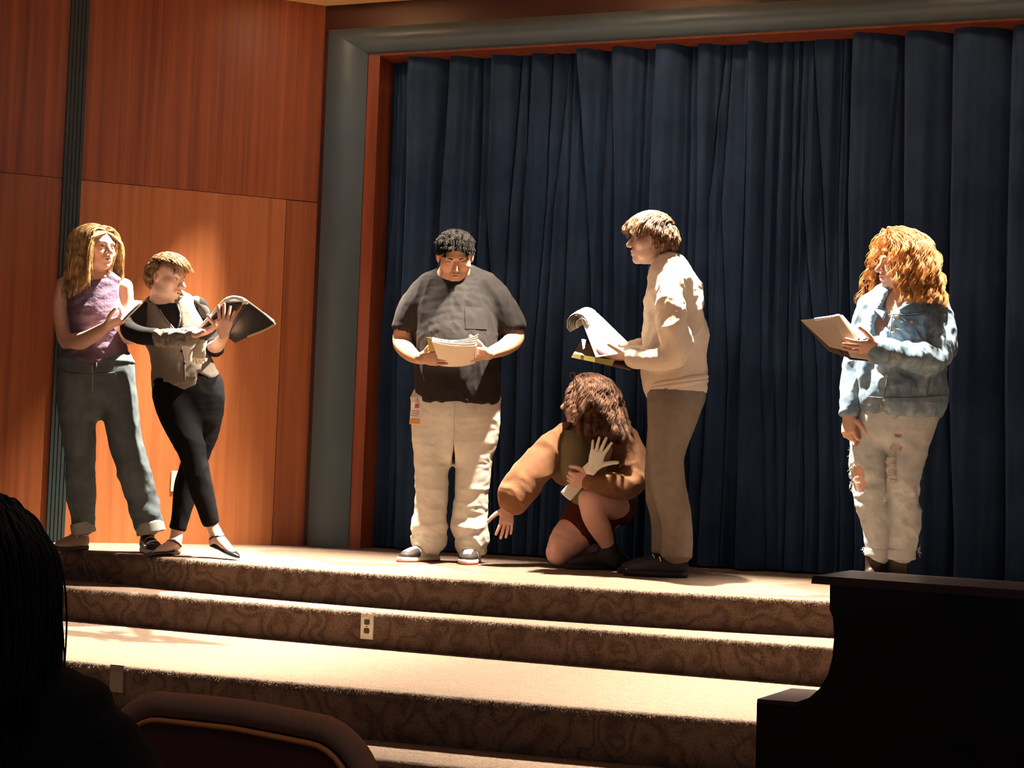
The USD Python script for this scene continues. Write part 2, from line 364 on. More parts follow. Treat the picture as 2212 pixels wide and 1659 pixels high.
for k in range(5):
    z, zn = zs_[k], zs_[k + 1]
    f = edge_y(min(k, 3), XS) - (.34 if k == 4 else 0)
    if k == 0: back = np.full_like(XS, 12.0)
    else: back = (edge_y(min(k - 1, 3), XS)) + .03
    prof = [(back, z - 0 * XS)]
    r = .022
    prof.append((f + r * 3, z + 0 * XS)); prof.append((f + r, z + 0 * XS))
    for a in np.radians([18, 36, 54, 72, 90]):
        prof.append((f + r - r * math.sin(a), z - r + r * math.cos(a) + 0 * XS))
    for t in (.3, .6, 1.0): prof.append((f + .006 * min(1, t * 2), z - r + (zn - z + r - .01) * t + 0 * XS))
    for nm, pr, mt in (('tread', prof[:8], 'carpet_lit'), ('riser', prof[7:], 'carpet')):
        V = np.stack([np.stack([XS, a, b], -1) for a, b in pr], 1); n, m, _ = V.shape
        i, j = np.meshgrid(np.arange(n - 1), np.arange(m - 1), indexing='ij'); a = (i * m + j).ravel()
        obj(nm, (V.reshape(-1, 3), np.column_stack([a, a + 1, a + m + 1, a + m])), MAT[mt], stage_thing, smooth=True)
    NOSES.append((f, z))
obj('floor', box_mesh((-6, -1, FLOOR_Z - .1), (6, 7.5, FLOOR_Z)), MAT['carpet'], label='dark carpeted hall floor in front of the stage', cat='floor', kind='structure')
# carpet fuzz along the lit step edges
rng = np.random.default_rng(5)
st = []
for k in range(3):
    f, z = NOSES[k]; N = 5200 if k < 2 else 3000
    x = rng.uniform(-2.7, 1.6, N); y = np.interp(x, XS, f) + .006 * rng.random(N); zz = z - .004 - .016 * rng.random(N)
    p0 = np.column_stack([x, y, zz]); dr = np.column_stack([rng.normal(0, .5, N), -np.abs(rng.normal(.7, .3, N)), rng.normal(-.3, .5, N)]); dr /= np.linalg.norm(dr, axis=1)[:, None]
    L = rng.uniform(.006, .016, N)[:, None]
    st.append(np.stack([p0, p0 + dr * L * .5, p0 + dr * L + np.array([0, 0, -.2]) * L], 1))
curves('carpet_fuzz', np.vstack(st), [.0022, .0018, .001], MAT['carpet'], stage_thing, kind='stuff')

# ------------------------------------------------------------------ left wall: wood veneer panels
WA = np.array([-1.16, 9.42, 0]); WD = unit((-1, -.42, 0)); WN = np.array([WD[1], -WD[0], 0.0]); WN = WN if WN[1] < 0 else -WN
def wall_at(px, py):
    p = on_plane(px, py, WA, WN); return np.dot(p - WA, WD), p[2]
a_stripe_r, a_stripe_l = wall_at(160, 700)[0], wall_at(119, 700)[0]
a_split = wall_at(606, 700)[0]; z_seam = wall_at(390, 410)[1]
CEIL_Z = wall_at(680, 11)[1]
wl = thing('wall_left', 'side wall of reddish orange wood veneer panels', 'wall', kind='structure')
def wall_box(a0, a1, z0, z1, t0, t1):
    c = [WA + a * WD + t * WN + np.array([0, 0, z]) for a in (a0, a1) for t in (t0, t1) for z in (z0, z1)]
    return hull(c)
g = .0015
obj('wall_core', wall_box(-.3, 4.2, FLOOR_Z, CEIL_Z, -.12, -.002), MAT['dark_wood'], wl, label='dark backing seen in the panel joints')
obj('wood_panel', wall_box(a_split + g, a_stripe_r, 0.0, z_seam - g, 0, .016), MAT['panel_wood'], wl, label='bright orange veneer panel')
obj('wood_panel', wall_box(-.02, a_split - g, 0.0, z_seam - .003, 0, .014), MAT['panel_wood_mid'], wl)
obj('wood_panel', wall_box(-.02, a_stripe_r, z_seam + g, CEIL_Z, 0, .015), MAT['panel_wood_red'], wl, label='darker red veneer panel')
obj('wood_panel', wall_box(a_stripe_l, 4.2, 0.0, z_seam - g, 0, .014), MAT['panel_wood_mid'], wl)
obj('wood_panel', wall_box(a_stripe_l, 4.2, z_seam + g, CEIL_Z, 0, .015), MAT['panel_wood_red'], wl)
t1 = thing('trim_1', 'narrow dark green fluted metal strip running up the wood wall', 'trim', kind='structure')
wS = a_stripe_l - a_stripe_r
obj('strip_backing', wall_box(a_stripe_r, a_stripe_l, 0, CEIL_Z, 0, .02), MAT['strip_paint'], t1)
for k in range(5):
    c0 = a_stripe_r + wS * (k + .12) / 5; c1 = a_stripe_r + wS * (k + .88) / 5
    obj('flute', wall_box(c0, c1, 0, CEIL_Z, .02, .032), MAT['strip_paint'], t1)

# ------------------------------------------------------------------ proscenium frame, header wall, ceiling
def frame_at(px, py, n):
    p = on_plane(px, py, FO + n * FN, FN); return np.dot(p - FO, FT), p[2]
def fp(s, n, z): return FO + s * FT + n * FN + np.array([0, 0, z])
s0 = np.mean([frame_at(708, 90, .24)[0], frame_at(665, 1170, .24)[0]]); s1 = np.mean([frame_at(795, 135, .2)[0], frame_at(750, 1180, .2)[0]])
s2 = np.mean([frame_at(846, 145, .04)[0], frame_at(800, 1182, .04)[0]])
zt = np.mean([frame_at(735, 76, .24)[1], frame_at(1450, 4, .24)[1]]); z1 = np.mean([frame_at(800, 128, .2)[1], frame_at(1500, 64, .2)[1]]); z2 = z1 - .010
print('frame', s0, s1, s2, zt, z1, z2, 'ceil', CEIL_Z, 'seam', z_seam)
def frame_pieces(sA, sB, zA, zB, prof, m, parent, s_end=4.4, z_bot=0.0):
    """a jamb and a header sharing a mitre; prof: (w, n) with w from the outer (0) to the inner (1) edge"""
    P = np.array(prof)
    for kind in ('jamb', 'header'):
        a = [fp(sA + w * (sB - sA), n, zA + w * (zB - zA)) for w, n in P]
        b = [fp(sA + w * (sB - sA), n, z_bot) for w, n in P] if kind == 'jamb' else [fp(s_end, n, zA + w * (zB - zA)) for w, n in P]
        k = len(P); V = np.array(a + b); F = [[i, (i + 1) % k, k + (i + 1) % k, k + i] for i in range(k)]
        mesh = trimesh.Trimesh(V, np.vstack([[f[:3], [f[0], f[2], f[3]]] for f in F]), process=False)
        mesh.fix_normals()
        obj(kind, mesh, m, parent, smooth=40)
cur = [(w, .24 + .05 * math.sin(w * math.pi * .95) - .05 * w) for w in np.linspace(0, 1, 14)]
t2 = thing('trim_2', 'wide grey-green rounded frame around the stage opening', 'frame', kind='structure')
frame_pieces(s0, s1, zt, z1, [(0, -.1)] + cur + [(1, -.1)], MAT['frame_paint'], t2)
t3 = thing('trim_3', 'red-brown wood band lining the stage opening beside the curtain', 'trim', kind='structure')
frame_pieces(s1, s2, z1, z2, [(0, .0), (0, .188), (1, .183), (1, .045), (.98, .0)], MAT['trim_wood'], t3)
wf = obj('wall_front', hull([fp(s, n, z) for s in (s0 - .35, 4.4) for n in (.05, .2) for z in (zt - .02, CEIL_Z + .2)]), MAT['dark_wood'], label='dark maroon wall band between stage frame and ceiling', cat='wall', kind='structure')
obj('wall_front', hull([fp(s, n, z) for s in (s0 - .5, s0 + .03) for n in (.05, .2) for z in (0, zt)]), MAT['dark_wood'], label='dark wall return behind the left of the stage frame', cat='wall', kind='structure')
cl = thing('ceiling', 'tan wood ceiling over the front of the stage, with unseen slots shaping the light', 'ceiling', kind='structure')
def ceiling_box(name, s_0, s_1, n0, n1, za, zb, m):
    obj(name, hull([fp(s, n, z) for s in (s_0, s_1) for n in (n0, n1) for z in (za, zb)]), MAT[m], cl)
ceiling_box('ceiling_panel', -4.5, 6.5, -1.6, SLOT[0], CEIL_Z, CEIL_Z + .02, 'ceiling_wood'); ceiling_box('ceiling_panel', -4.5, 6.5, SLOT[1], 6.5, CEIL_Z, CEIL_Z + .02, 'ceiling_wood')
_e = -4.5
for s_, a_, b_, _w in sorted(LAMPS) + [(7.0, .5, 0, 0)]:
    ceiling_box('ceiling_panel', _e, s_ - a_, SLOT[0], SLOT[1], CEIL_Z, CEIL_Z + .02, 'ceiling_wood'); _e = s_ + b_  # panels between out-of-view slots, which cut the edge of the stage light
    if _w:
        for q0, q1, m0, m1, za, zb in ((s_ - a_ - .02, s_ - a_, SLOT[0] - .1, SLOT[1] + .1, CEIL_Z, 3.7), (s_ + b_, s_ + b_ + .02, SLOT[0] - .1, SLOT[1] + .1, CEIL_Z, 3.7), (s_ - a_, s_ + b_, SLOT[0] - .1, SLOT[0] - .08, CEIL_Z, 3.7), (s_ - a_, s_ + b_, SLOT[1] + .08, SLOT[1] + .1, CEIL_Z, 3.7), (s_ - a_, s_ + b_, SLOT[0] - .1, SLOT[1] + .1, 3.7, 3.72)):
            ceiling_box('unseen_lamp_baffle', q0, q1, m0, m1, za, zb, 'backstage')  # unseen box walls that limit where each lamp reaches
obj('wall_back', hull([fp(s, n, z) for s in (-1.5, 5) for n in (-1.3, -1.2) for z in (0, 3.4)]), MAT['backstage'], label='black backstage wall behind the curtain', cat='wall', kind='structure')

# ------------------------------------------------------------------ curtain
KEY_Y = [110, 440, 800, 1180]
FOLDS = [[858, 846, 812, 801], [868, 862, 845, 833], [891, 884, 870, 862], [978, 956, 942, 932], [1042, 1033, 1018, 1005], [1062, 1052, 1064, 1066], [1130, 1102, 1085, 1078], [1152, 1131, 1118, 1107],
         [1196, 1180, 1150, 1135], [1231, 1197, 1175, 1162], [1240, 1227, 1214, 1206], [1249, 1270, 1282, 1290], [1315, 1296, 1300, 1306], [1325, 1328, 1330, 1332], [1397, 1383, 1374, 1366], [1421, 1405, 1398, 1394],
         [1493, 1484, 1470, 1462], [1507, 1503, 1492, 1484], [1566, 1527, 1524, 1506], [1580, 1554, 1571, 1555], [1616, 1609, 1600, 1590], [1655, 1645, 1640, 1652], [1689, 1676, 1673, 1680], [1712, 1704, 1700, 1694], [1732, 1718, 1733, 1736], [1741, 1733, 1764, 1767],
         [1757, 1776, 1795, 1800], [1823, 1808, 1812, 1815], [1839, 1830, 1838, 1845], [1944, 1917, 1915, 1915], [1952, 1950, 1955, 1962], [2055, 2050, 2046, 2058], [2184, 2175, 2168, 2169]]
WIDE = [.7, .9, 1.1, 1, .8, .8, 1, .9, .7, .8, .7, 1.15, .5, 1, .6, 1.1, .5, .9, .6, .5, 1.25, .25, 1.0, .6, .7, .8, .5, .9, 1.0, .4, .9, 1.0, .9]
FS = []
for e in FOLDS:
    sz = np.array([frame_at(x, y, 0.0) for x, y in zip(e, KEY_Y)]); o = np.argsort(sz[:, 1]); FS.append((sz[o, 1], sz[o, 0]))
CZ = np.concatenate([np.linspace(.012, .3, 8), np.linspace(.36, 3.2, 46)])
S = np.array([np.interp(CZ, z, s) for z, s in FS])                     # fold edge x height
S = np.vstack([S[:1] - .18, S] + [S[-1:] + .25 * (k + 1) for k in range(8)]); wf_ = [.3] + WIDE + [1.0] * 9
for k in range(1, len(S)): S[k] = np.maximum(S[k], S[k - 1] + .012)
cols, deps = [], []
for k in range(len(S) - 1):
    gap = S[k + 1] - S[k]; amp = np.minimum(.15, .62 * gap + .02) * wf_[k]
    for u in np.array([0, .03, .07, .12, .17, .23, .29, .36, .43, .50, .57, .64, .71, .78, .84, .89, .93, .97]):
        rise = np.sin(min(1, u / .16) * math.pi / 2); fall = 1 - .72 * (max(0, u - .30) / .70) ** 1.6
        cols.append(S[k] + gap * u); deps.append(amp * (rise * fall) - .03)
C, D = np.array(cols), np.array(deps)
pts = np.stack([C * 2.2, 0 * C, np.broadcast_to(CZ, C.shape) * .8], -1)
D = D + .030 * (meshkit.fbm(pts, 3, 3) - .5) + .012 * (meshkit.noise(np.stack([C * 14, 0 * C, np.broadcast_to(CZ, C.shape) * 1.1], -1), 9) - .5)
rg = meshkit.noise(np.stack([C * 26, 0 * C, np.broadcast_to(CZ, C.shape) * .5], -1), 21); D = D + .016 * (1 - np.abs(2 * rg - 1) * 2)
D = D - .015 + .02 * np.clip((.5 - CZ) / .5, 0, 1)
V = FO + C[..., None] * FT + D[..., None] * FN + np.broadcast_to(CZ, C.shape)[..., None] * np.array([0, 0, 1.0])
n, m = C.shape; i, j = np.meshgrid(np.arange(n - 1), np.arange(m - 1), indexing='ij'); a = (i * m + j).ravel()
obj('stage_curtain', (V.reshape(-1, 3), np.column_stack([a, a + m, a + m + 1, a + 1])), MAT['velvet'], smooth=True, label='dark blue velvet stage curtain hanging in deep folds', cat='curtain')

# ------------------------------------------------------------------ plates
def plate(label, c, T, N, w, h, m, sockets=True):
    t = thing('outlet_plate' if sockets else 'wall_plate', label, 'outlet' if sockets else 'switch plate')
    Z = np.array([0, 0, 1.0]); B = np.column_stack([T, Z, N])
    def bx(u, v, n0, n1, hw, hh): return hull([c + B @ np.array([u + a * hw * q, v + b * hh * q, nn]) for a in (-1, 1) for b in (-1, 1) for nn, q in ((n0, 1), (n1 - .002, 1), (n1, .93))])
    obj('cover_plate', bx(0, 0, -.004, .007, w / 2, h / 2), m, t)
    if sockets:
        for v in (-1, 1):
            ang = np.linspace(0, 2 * np.pi, 20, endpoint=False); rr = h * .125
            sk = hull([c + B @ np.array([np.clip(rr * 1.05 * math.cos(q), -rr * .95, rr * .95), v * h * .17 + np.clip(rr * 1.15 * math.sin(q), -rr * .85, rr * .85), nn]) for q in ang for nn in (.004, .0085)])
            obj('socket', sk, MAT['socket_dark'], t)
        obj('screw', hull([c + B @ np.array([.003 * math.cos(q), .003 * math.sin(q), nn]) for q in np.linspace(0, 6.28, 9) for nn in (.005, .0085)]), MAT['socket_dark'], t)
    else:
        for v in (-1, 1): obj('screw', hull([c + B @ np.array([.003 * math.cos(q), v * h * .36 + .003 * math.sin(q), nn]) for q in np.linspace(0, 6.28, 9) for nn in (.005, .0085)]), MAT['plate_dim'], t)
def on_riser(px, py, k):
    d = ray(px, py); lo, hi = 4.0, 9.0
    for _ in range(50):
        mid = (lo + hi) / 2; p = EYE + d * mid / d[1]
        lo, hi = (mid, hi) if p[1] < np.interp(p[0], XS, NOSES[k][0]) else (lo, mid)
    p = EYE + d * lo / d[1]; dx = (np.interp(p[0] + .05, XS, NOSES[k][0]) - np.interp(p[0] - .05, XS, NOSES[k][0])) / .1
    T = unit((1, dx, 0)); N = np.array([T[1], -T[0], 0]); return p - N * .004, T, N
c, T, N = on_riser(793, 1353, 1); plate('ivory electrical outlet on the carpeted riser of the second step', c, T, N, .062, .112, MAT['plate_ivory'])
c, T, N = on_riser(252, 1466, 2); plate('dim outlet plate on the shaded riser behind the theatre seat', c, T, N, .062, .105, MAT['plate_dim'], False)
p = on_plane(383, 1040, WA + WN * .016, WN); plate('pale switch plate low on the wood wall behind the crossed black trousers', p, -WD, WN, .072, .112, MAT['plate_ivory'], False)

# ------------------------------------------------------------------ piano at the right, theatre seat at the left
D0 = unit((math.cos(math.radians(29)), -math.sin(math.radians(29)), 0)); PN = np.array([D0[1], -D0[0], 0]); PN = PN if PN[1] < 0 else -PN
PP = at(1760, 1245, 5.0)
prof = [(1793, 1262), (1792, 1318), (1799, 1332), (1802, 1375), (1798, 1420), (1789, 1456), (1770, 1488), (1746, 1509), (1722, 1518), (1680, 1516), (1640, 1513), (1635, 1518), (1635, 1659)]
loc = []
for x, y in prof:
    q = on_plane(x, y, PP, PN); loc.append((np.dot(q - PP, D0), q[2]))
u0 = loc[-1][0]; loc[-1] = (u0, FLOOR_Z)
UR = 1.25
from shapely.geometry import Polygon
poly = Polygon(loc + [(UR, FLOOR_Z), (UR, loc[0][1])])
def piano_place(m, n0):
    v = np.array(m.vertices); m.vertices = PP * np.array([1, 1, 0]) + v[:, :1] * D0 + v[:, 1:2] * np.array([0, 0, 1.0]) - (v[:, 2:3] + n0) * PN
    m.fix_normals(); return m
pn = thing('upright_piano', 'dark lacquered upright piano with overhanging lid and curved cheek below the stage', 'piano')
obj('case', piano_place(trimesh.creation.extrude_polygon(poly, .30, engine='earcut'), 0), MAT['piano_lacquer'], pn)
zl = loc[0][1]
lid = Polygon([(-.002, zl), (0, zl + .018), (.006, zl + .024), (UR + .03, zl + .024), (UR + .03, zl)])
obj('lid', piano_place(trimesh.creation.extrude_polygon(lid, .36, engine='earcut'), -.025), MAT['piano_edge'], pn)
obj('key_shelf', piano_place(trimesh.creation.extrude_polygon(Polygon([(u0 - .004, loc[11][1]), (u0 - .004, loc[11][1] + .012), (loc[8][0], loc[8][1] + .003), (loc[8][0], loc[8][1] - .01)]), .31, engine='earcut'), -.005), MAT['piano_edge'], pn)

SY = 3.3; YAW = math.radians(31)
SL = np.array([math.cos(YAW), -math.sin(YAW), 0]); SM = np.array([-math.sin(YAW), -math.cos(YAW), 0])
sc = at(505, 1585, SY); SW = .33; top = sc[2] + .035
def seat_pt(u, z, n): return np.array([sc[0], sc[1], 0]) + u * SL + n * SM + np.array([0, 0, z]) - SM * .10 * (z - top) * -1 * .0 + SM * (-.22) * 0
R_ = .14
path = [(-SW, FLOOR_Z + .42), (-SW, top - R_)] + [(-SW + R_ - R_ * math.cos(a), top - R_ + R_ * math.sin(a)) for a in np.linspace(.15, 1.57, 8)] + [(0, top + .006)] + [(SW - R_ + R_ * math.sin(a), top - R_ + R_ * math.cos(a)) for a in np.linspace(0, 1.42, 8)] + [(SW, top - R_), (SW, FLOOR_Z + .42)]
path = np.array(path)
ts = thing('theatre_seat', 'dark theatre seat with brown padded rim and orange edge line', 'seat')
rs = resample(path, 4)
obj('padded_rim', tube([seat_pt(u, z, -.012) for u, z in rs], .026, 12), MAT['seat_pad'], ts, smooth=True)
inner = Polygon(path).buffer(-.024)
def seat_solid(poly, n0, n1):
    m = trimesh.creation.extrude_polygon(poly, n1 - n0, engine='earcut'); v = np.array(m.vertices)
    m.vertices = np.array([seat_pt(a, b, c + n0) for a, b, c in v]); m.fix_normals(); return m
obj('seat_shell', seat_solid(inner, -.035, .004), MAT['seat_shell'], ts)
ring = np.array(Polygon(path).buffer(-.030).exterior.coords)
obj('edge_piping', tube([seat_pt(u, z, .006) for u, z in ring], .006, 8), MAT['seat_piping'], ts, smooth=True, label='bright orange edge line')
obj('seat_cushion', seat_solid(Polygon([(-SW + .03, FLOOR_Z + .36), (SW - .03, FLOOR_Z + .36), (SW - .03, FLOOR_Z + .46), (-SW + .03, FLOOR_Z + .46)]), -.42, -.035), MAT['seat_pad'], ts)
for s in (-1, 1):
    obj('leg', seat_solid(Polygon([(s * SW - .025, FLOOR_Z), (s * SW + .025, FLOOR_Z), (s * SW + .025, FLOOR_Z + .5), (s * SW - .025, FLOOR_Z + .5)]), -.3, .0), MAT['seat_shell'], ts)
# ------------------------------------------------------------------ people: shared builders
def frame_of(yaw, pitch=0, roll=0):
    """columns: the person's right, forward, up. yaw 0 faces the hall, +90 faces the right of the stage as seen from the hall"""
    a, b, c = np.radians([yaw, pitch, roll])
    f = np.array([math.sin(a), -math.cos(a), 0]); u = np.array([0, 0, 1.0]); r = np.cross(f, u)
    f, u = math.cos(b) * f - math.sin(b) * u, math.cos(b) * u + math.sin(b) * f
    r, u = math.cos(c) * r + math.sin(c) * u, math.cos(c) * u - math.sin(c) * r
    return np.column_stack([r, f, u])

def head_ops(S, c, R, s=1.0, jaw=1.0, wide=1.0, eyes_open=True, mouth_open=0.0, nose=1.0):
    P = lambda x, y, z: np.asarray(c) + R @ (np.array([x * wide, y, z]) * s)
    E = lambda x, y, z, a, b, d: Ell(P(x, y, z), np.array([a * wide, b, d]) * s, R)
    S.add(E(0, -.014, .034, .074, .095, .084), .01)
    S.add(E(0, .028, -.028, .060, .060, .082), .03)
    S.add(E(0, .034, -.072, .047 * jaw, .046, .042), .025)
    S.add(E(0, .071, -.097, .020 * jaw, .019, .019), .02)
    S.add([E(q * .044, .050, -.026, .024, .028, .026) for q in (-1, 1)], .02)
    S.add([E(q * .040, .020, -.075, .020 * jaw, .036, .024) for q in (-1, 1)], .02)
    S.add(E(0, .077, .024, .050, .014, .013), .014)
    S.cut([E(q * .031, .101, .001, .019, .017, .013) for q in (-1, 1)], .012)
    S.add([E(q * .031, .0725, .001, .0145, .0125, .0105) for q in (-1, 1)], .003)
    if eyes_open: S.cut([E(q * .031, .092, -.0005, .0115, .014, .0036) for q in (-1, 1)], .001)
    S.add([Seg(P(0, .082, .010), P(0, .110 + .004 * nose, -.028), .0085 * s, .0112 * s)], .008)
    S.add([E(q * .012, .099, -.033, .0085, .0095, .0075) for q in (-1, 1)], .005)
    S.cut([E(q * .0065, .104, -.0405, .0033, .004, .004) for q in (-1, 1)], .002)
    S.add(E(0, .0845, -.062, .026, .012, .017), .012)
    S.add(E(0, .0920, -.0565 + mouth_open * .2, .021, .0065, .0048), .004); S.add(E(0, .0905, -.0695 - mouth_open, .0185, .0062, .0056), .004)
    S.cut(E(0, .1015, -.0632 - mouth_open * .4, .020 - mouth_open * .4, .016, .0013 + mouth_open * .75), .0015)
    for q in (-1, 1):
        S.add(Ell(P(q * .077, -.006, -.006), np.array([.0075, .018, .031]) * s, R @ trimesh.transformations.rotation_matrix(q * .35, (0, 0, 1))[:3, :3] @ trimesh.transformations.rotation_matrix(.2, (1, 0, 0))[:3, :3]), .006)
        S.cut(Ell(P(q * .085, .0, -.003), np.array([.006, .010, .018]) * s, R), .004)
    return P

def face_tint(v, c, R, s, skin, lip, wide=1.0, flush=.5, scalp=None, scalp_fn=None, lash=True, stubble=None):
    L = (np.asarray(v) - np.asarray(c)) @ R / s; x, y, z = L[:, 0] / wide, L[:, 1], L[:, 2]
    col = np.tile(np.asarray(skin, float), (len(L), 1))
    g = lambda cx, cy, cz, a, b, d: np.exp(-(((np.abs(x) - cx) / a) ** 2 + ((y - cy) / b) ** 2 + ((z - cz) / d) ** 2))[:, None]
    red = np.asarray(skin) * np.array([1.02, .72, .66])
    for q, w in ((g(.045, .06, -.03, .022, .04, .02), .6), (g(0, .11, -.028, .014, .02, .012), .6), (g(.08, 0, 0, .012, .04, .04), .5)): col = col * (1 - flush * w * q) + red * flush * w * q
    l = np.clip(g(0, .098, -.0632, .02, .016, .0095) * 2.0 - .75, 0, 1) * .85; col = col * (1 - l) + np.asarray(lip) * l
    if lash:
        e = np.clip(g(.031, .084, .0042, .0135, .02, .0026) * 2 - .7, 0, 1) * .8; col = col * (1 - e) + np.array([.03, .018, .012]) * e
    if stubble is not None:
        e = np.clip(g(0, .098, -.0475, .020, .02, .0055) * 1.8 - .5, 0, 1) * .75; col = col * (1 - e) + np.asarray(stubble) * e
    if scalp is not None:
        m = scalp_fn(L)[:, None]; col = col * (1 - m) + np.asarray(scalp) * m
    return col

def eye_meshes(P, R, s, parent, gaze=(0, 0), iris='eye_iris'):
    for q in (-1, 1):
        m = trimesh.creation.icosphere(2, .0118 * s); m.apply_translation(P(q * .031, .0725, .0)); obj('eye', m, MAT['eye_white'], parent, smooth=True)
        d = R @ unit((gaze[0], 1, gaze[1])); k = trimesh.creation.icosphere(2, .0056 * s)
        v = np.array(k.vertices); ax = v @ d; v = v - np.outer(ax * .6, d); k.vertices = v + P(q * .031, .0725, .0) + d * .0100 * s
        obj('iris', k, MAT[iris], parent, smooth=True)

def brow_mesh(P, s, tilt=0.0, thick=1.0, parent=None, m='brow'):
    for q in (-1, 1):
        pts = [P(q * .014, .0925, .0185 - tilt), P(q * .026, .0905, .0235), P(q * .038, .083, .0235 + tilt * .5), P(q * .047, .073, .018)]
        r = resample(pts, 4); obj('eyebrow', tube(r, np.interp(np.linspace(0, 1, len(r)), [0, .3, 1], [.0032, .0034, .0012]) * s * thick, 6), MAT[m], parent, smooth=True)

def hand_ops(S, wrist, d, n, thumb, size=1.0, curl=(.3, .3, .35, .4), tcurl=.35, spread=.10, k=.004, fingers=(1, 1, 1, 1)):
    """d: towards the fingers; n: the way the palm faces; thumb: +1 / -1 side along n x d. Returns knuckle and tip points."""
    d = unit(d); n = unit(np.asarray(n, float) - np.dot(n, d) * d); sd = np.cross(n, d) * thumb; w = np.asarray(wrist, float); z = size
    q = lambda a, b, c=0: w + d * a * z + sd * b * z + n * c * z
    V = n
    S.add(chain([q(-.012, 0), q(.02, .001), q(.05, .002), q(.083, .001)], np.array([.024, .029, .037, .039]) * z, np.array([.018, .015, .0145, .0115]) * z, V=V, n=2, flat1=.006), .012)
    S.add(Seg(q(.016, .022, .006), q(.05, .026, .006), .016 * z, .012 * z), .012)
    tips = []
    for i, (b, L, r) in enumerate(((.0285, .070, .0088), (.0095, .078, .0090), (-.0095, .072, .0085), (-.0275, .056, .0076))):
        if not fingers[i]: continue
        p = q(.086 - abs(b - .008) * .22, b); a = 0; dd = unit(d + sd * spread * (b - .003) / .02 * .9); pts = [q(.060, b * .92), p]; rad = [r * 1.02 * z, r * 1.04 * z]
        for f, frac in enumerate((.43, .31, .26)):
            a += curl[i] * (1.0, 1.15, .75)[f]; e = dd * math.cos(a) + n * math.sin(a); p = p + e * L * frac * z; pts.append(p); rad.append(r * z * (1, .92, .80)[f])
        S.add([Seg(pts[j], pts[j + 1], rad[j], rad[j + 1]) for j in range(len(pts) - 1)], k); tips.append(pts[-1])
    a0 = unit(sd * .80 + d * .62 + n * .22); e = a0; p = q(.018, .020, .004); pts = [p]; rad = [.0135 * z]
    for f, (L, r) in enumerate(((.042, .0118), (.032, .0105), (.027, .0088))):
        p = p + e * L * z; pts.append(p); rad.append(r * z); e = unit(e * math.cos(tcurl) + unit(d * .75 - sd * .45 + n * .5) * math.sin(tcurl))
    S.add([Seg(pts[j], pts[j + 1], rad[j], rad[j + 1]) for j in range(3)], k); tips.append(pts[-1])
    return tips

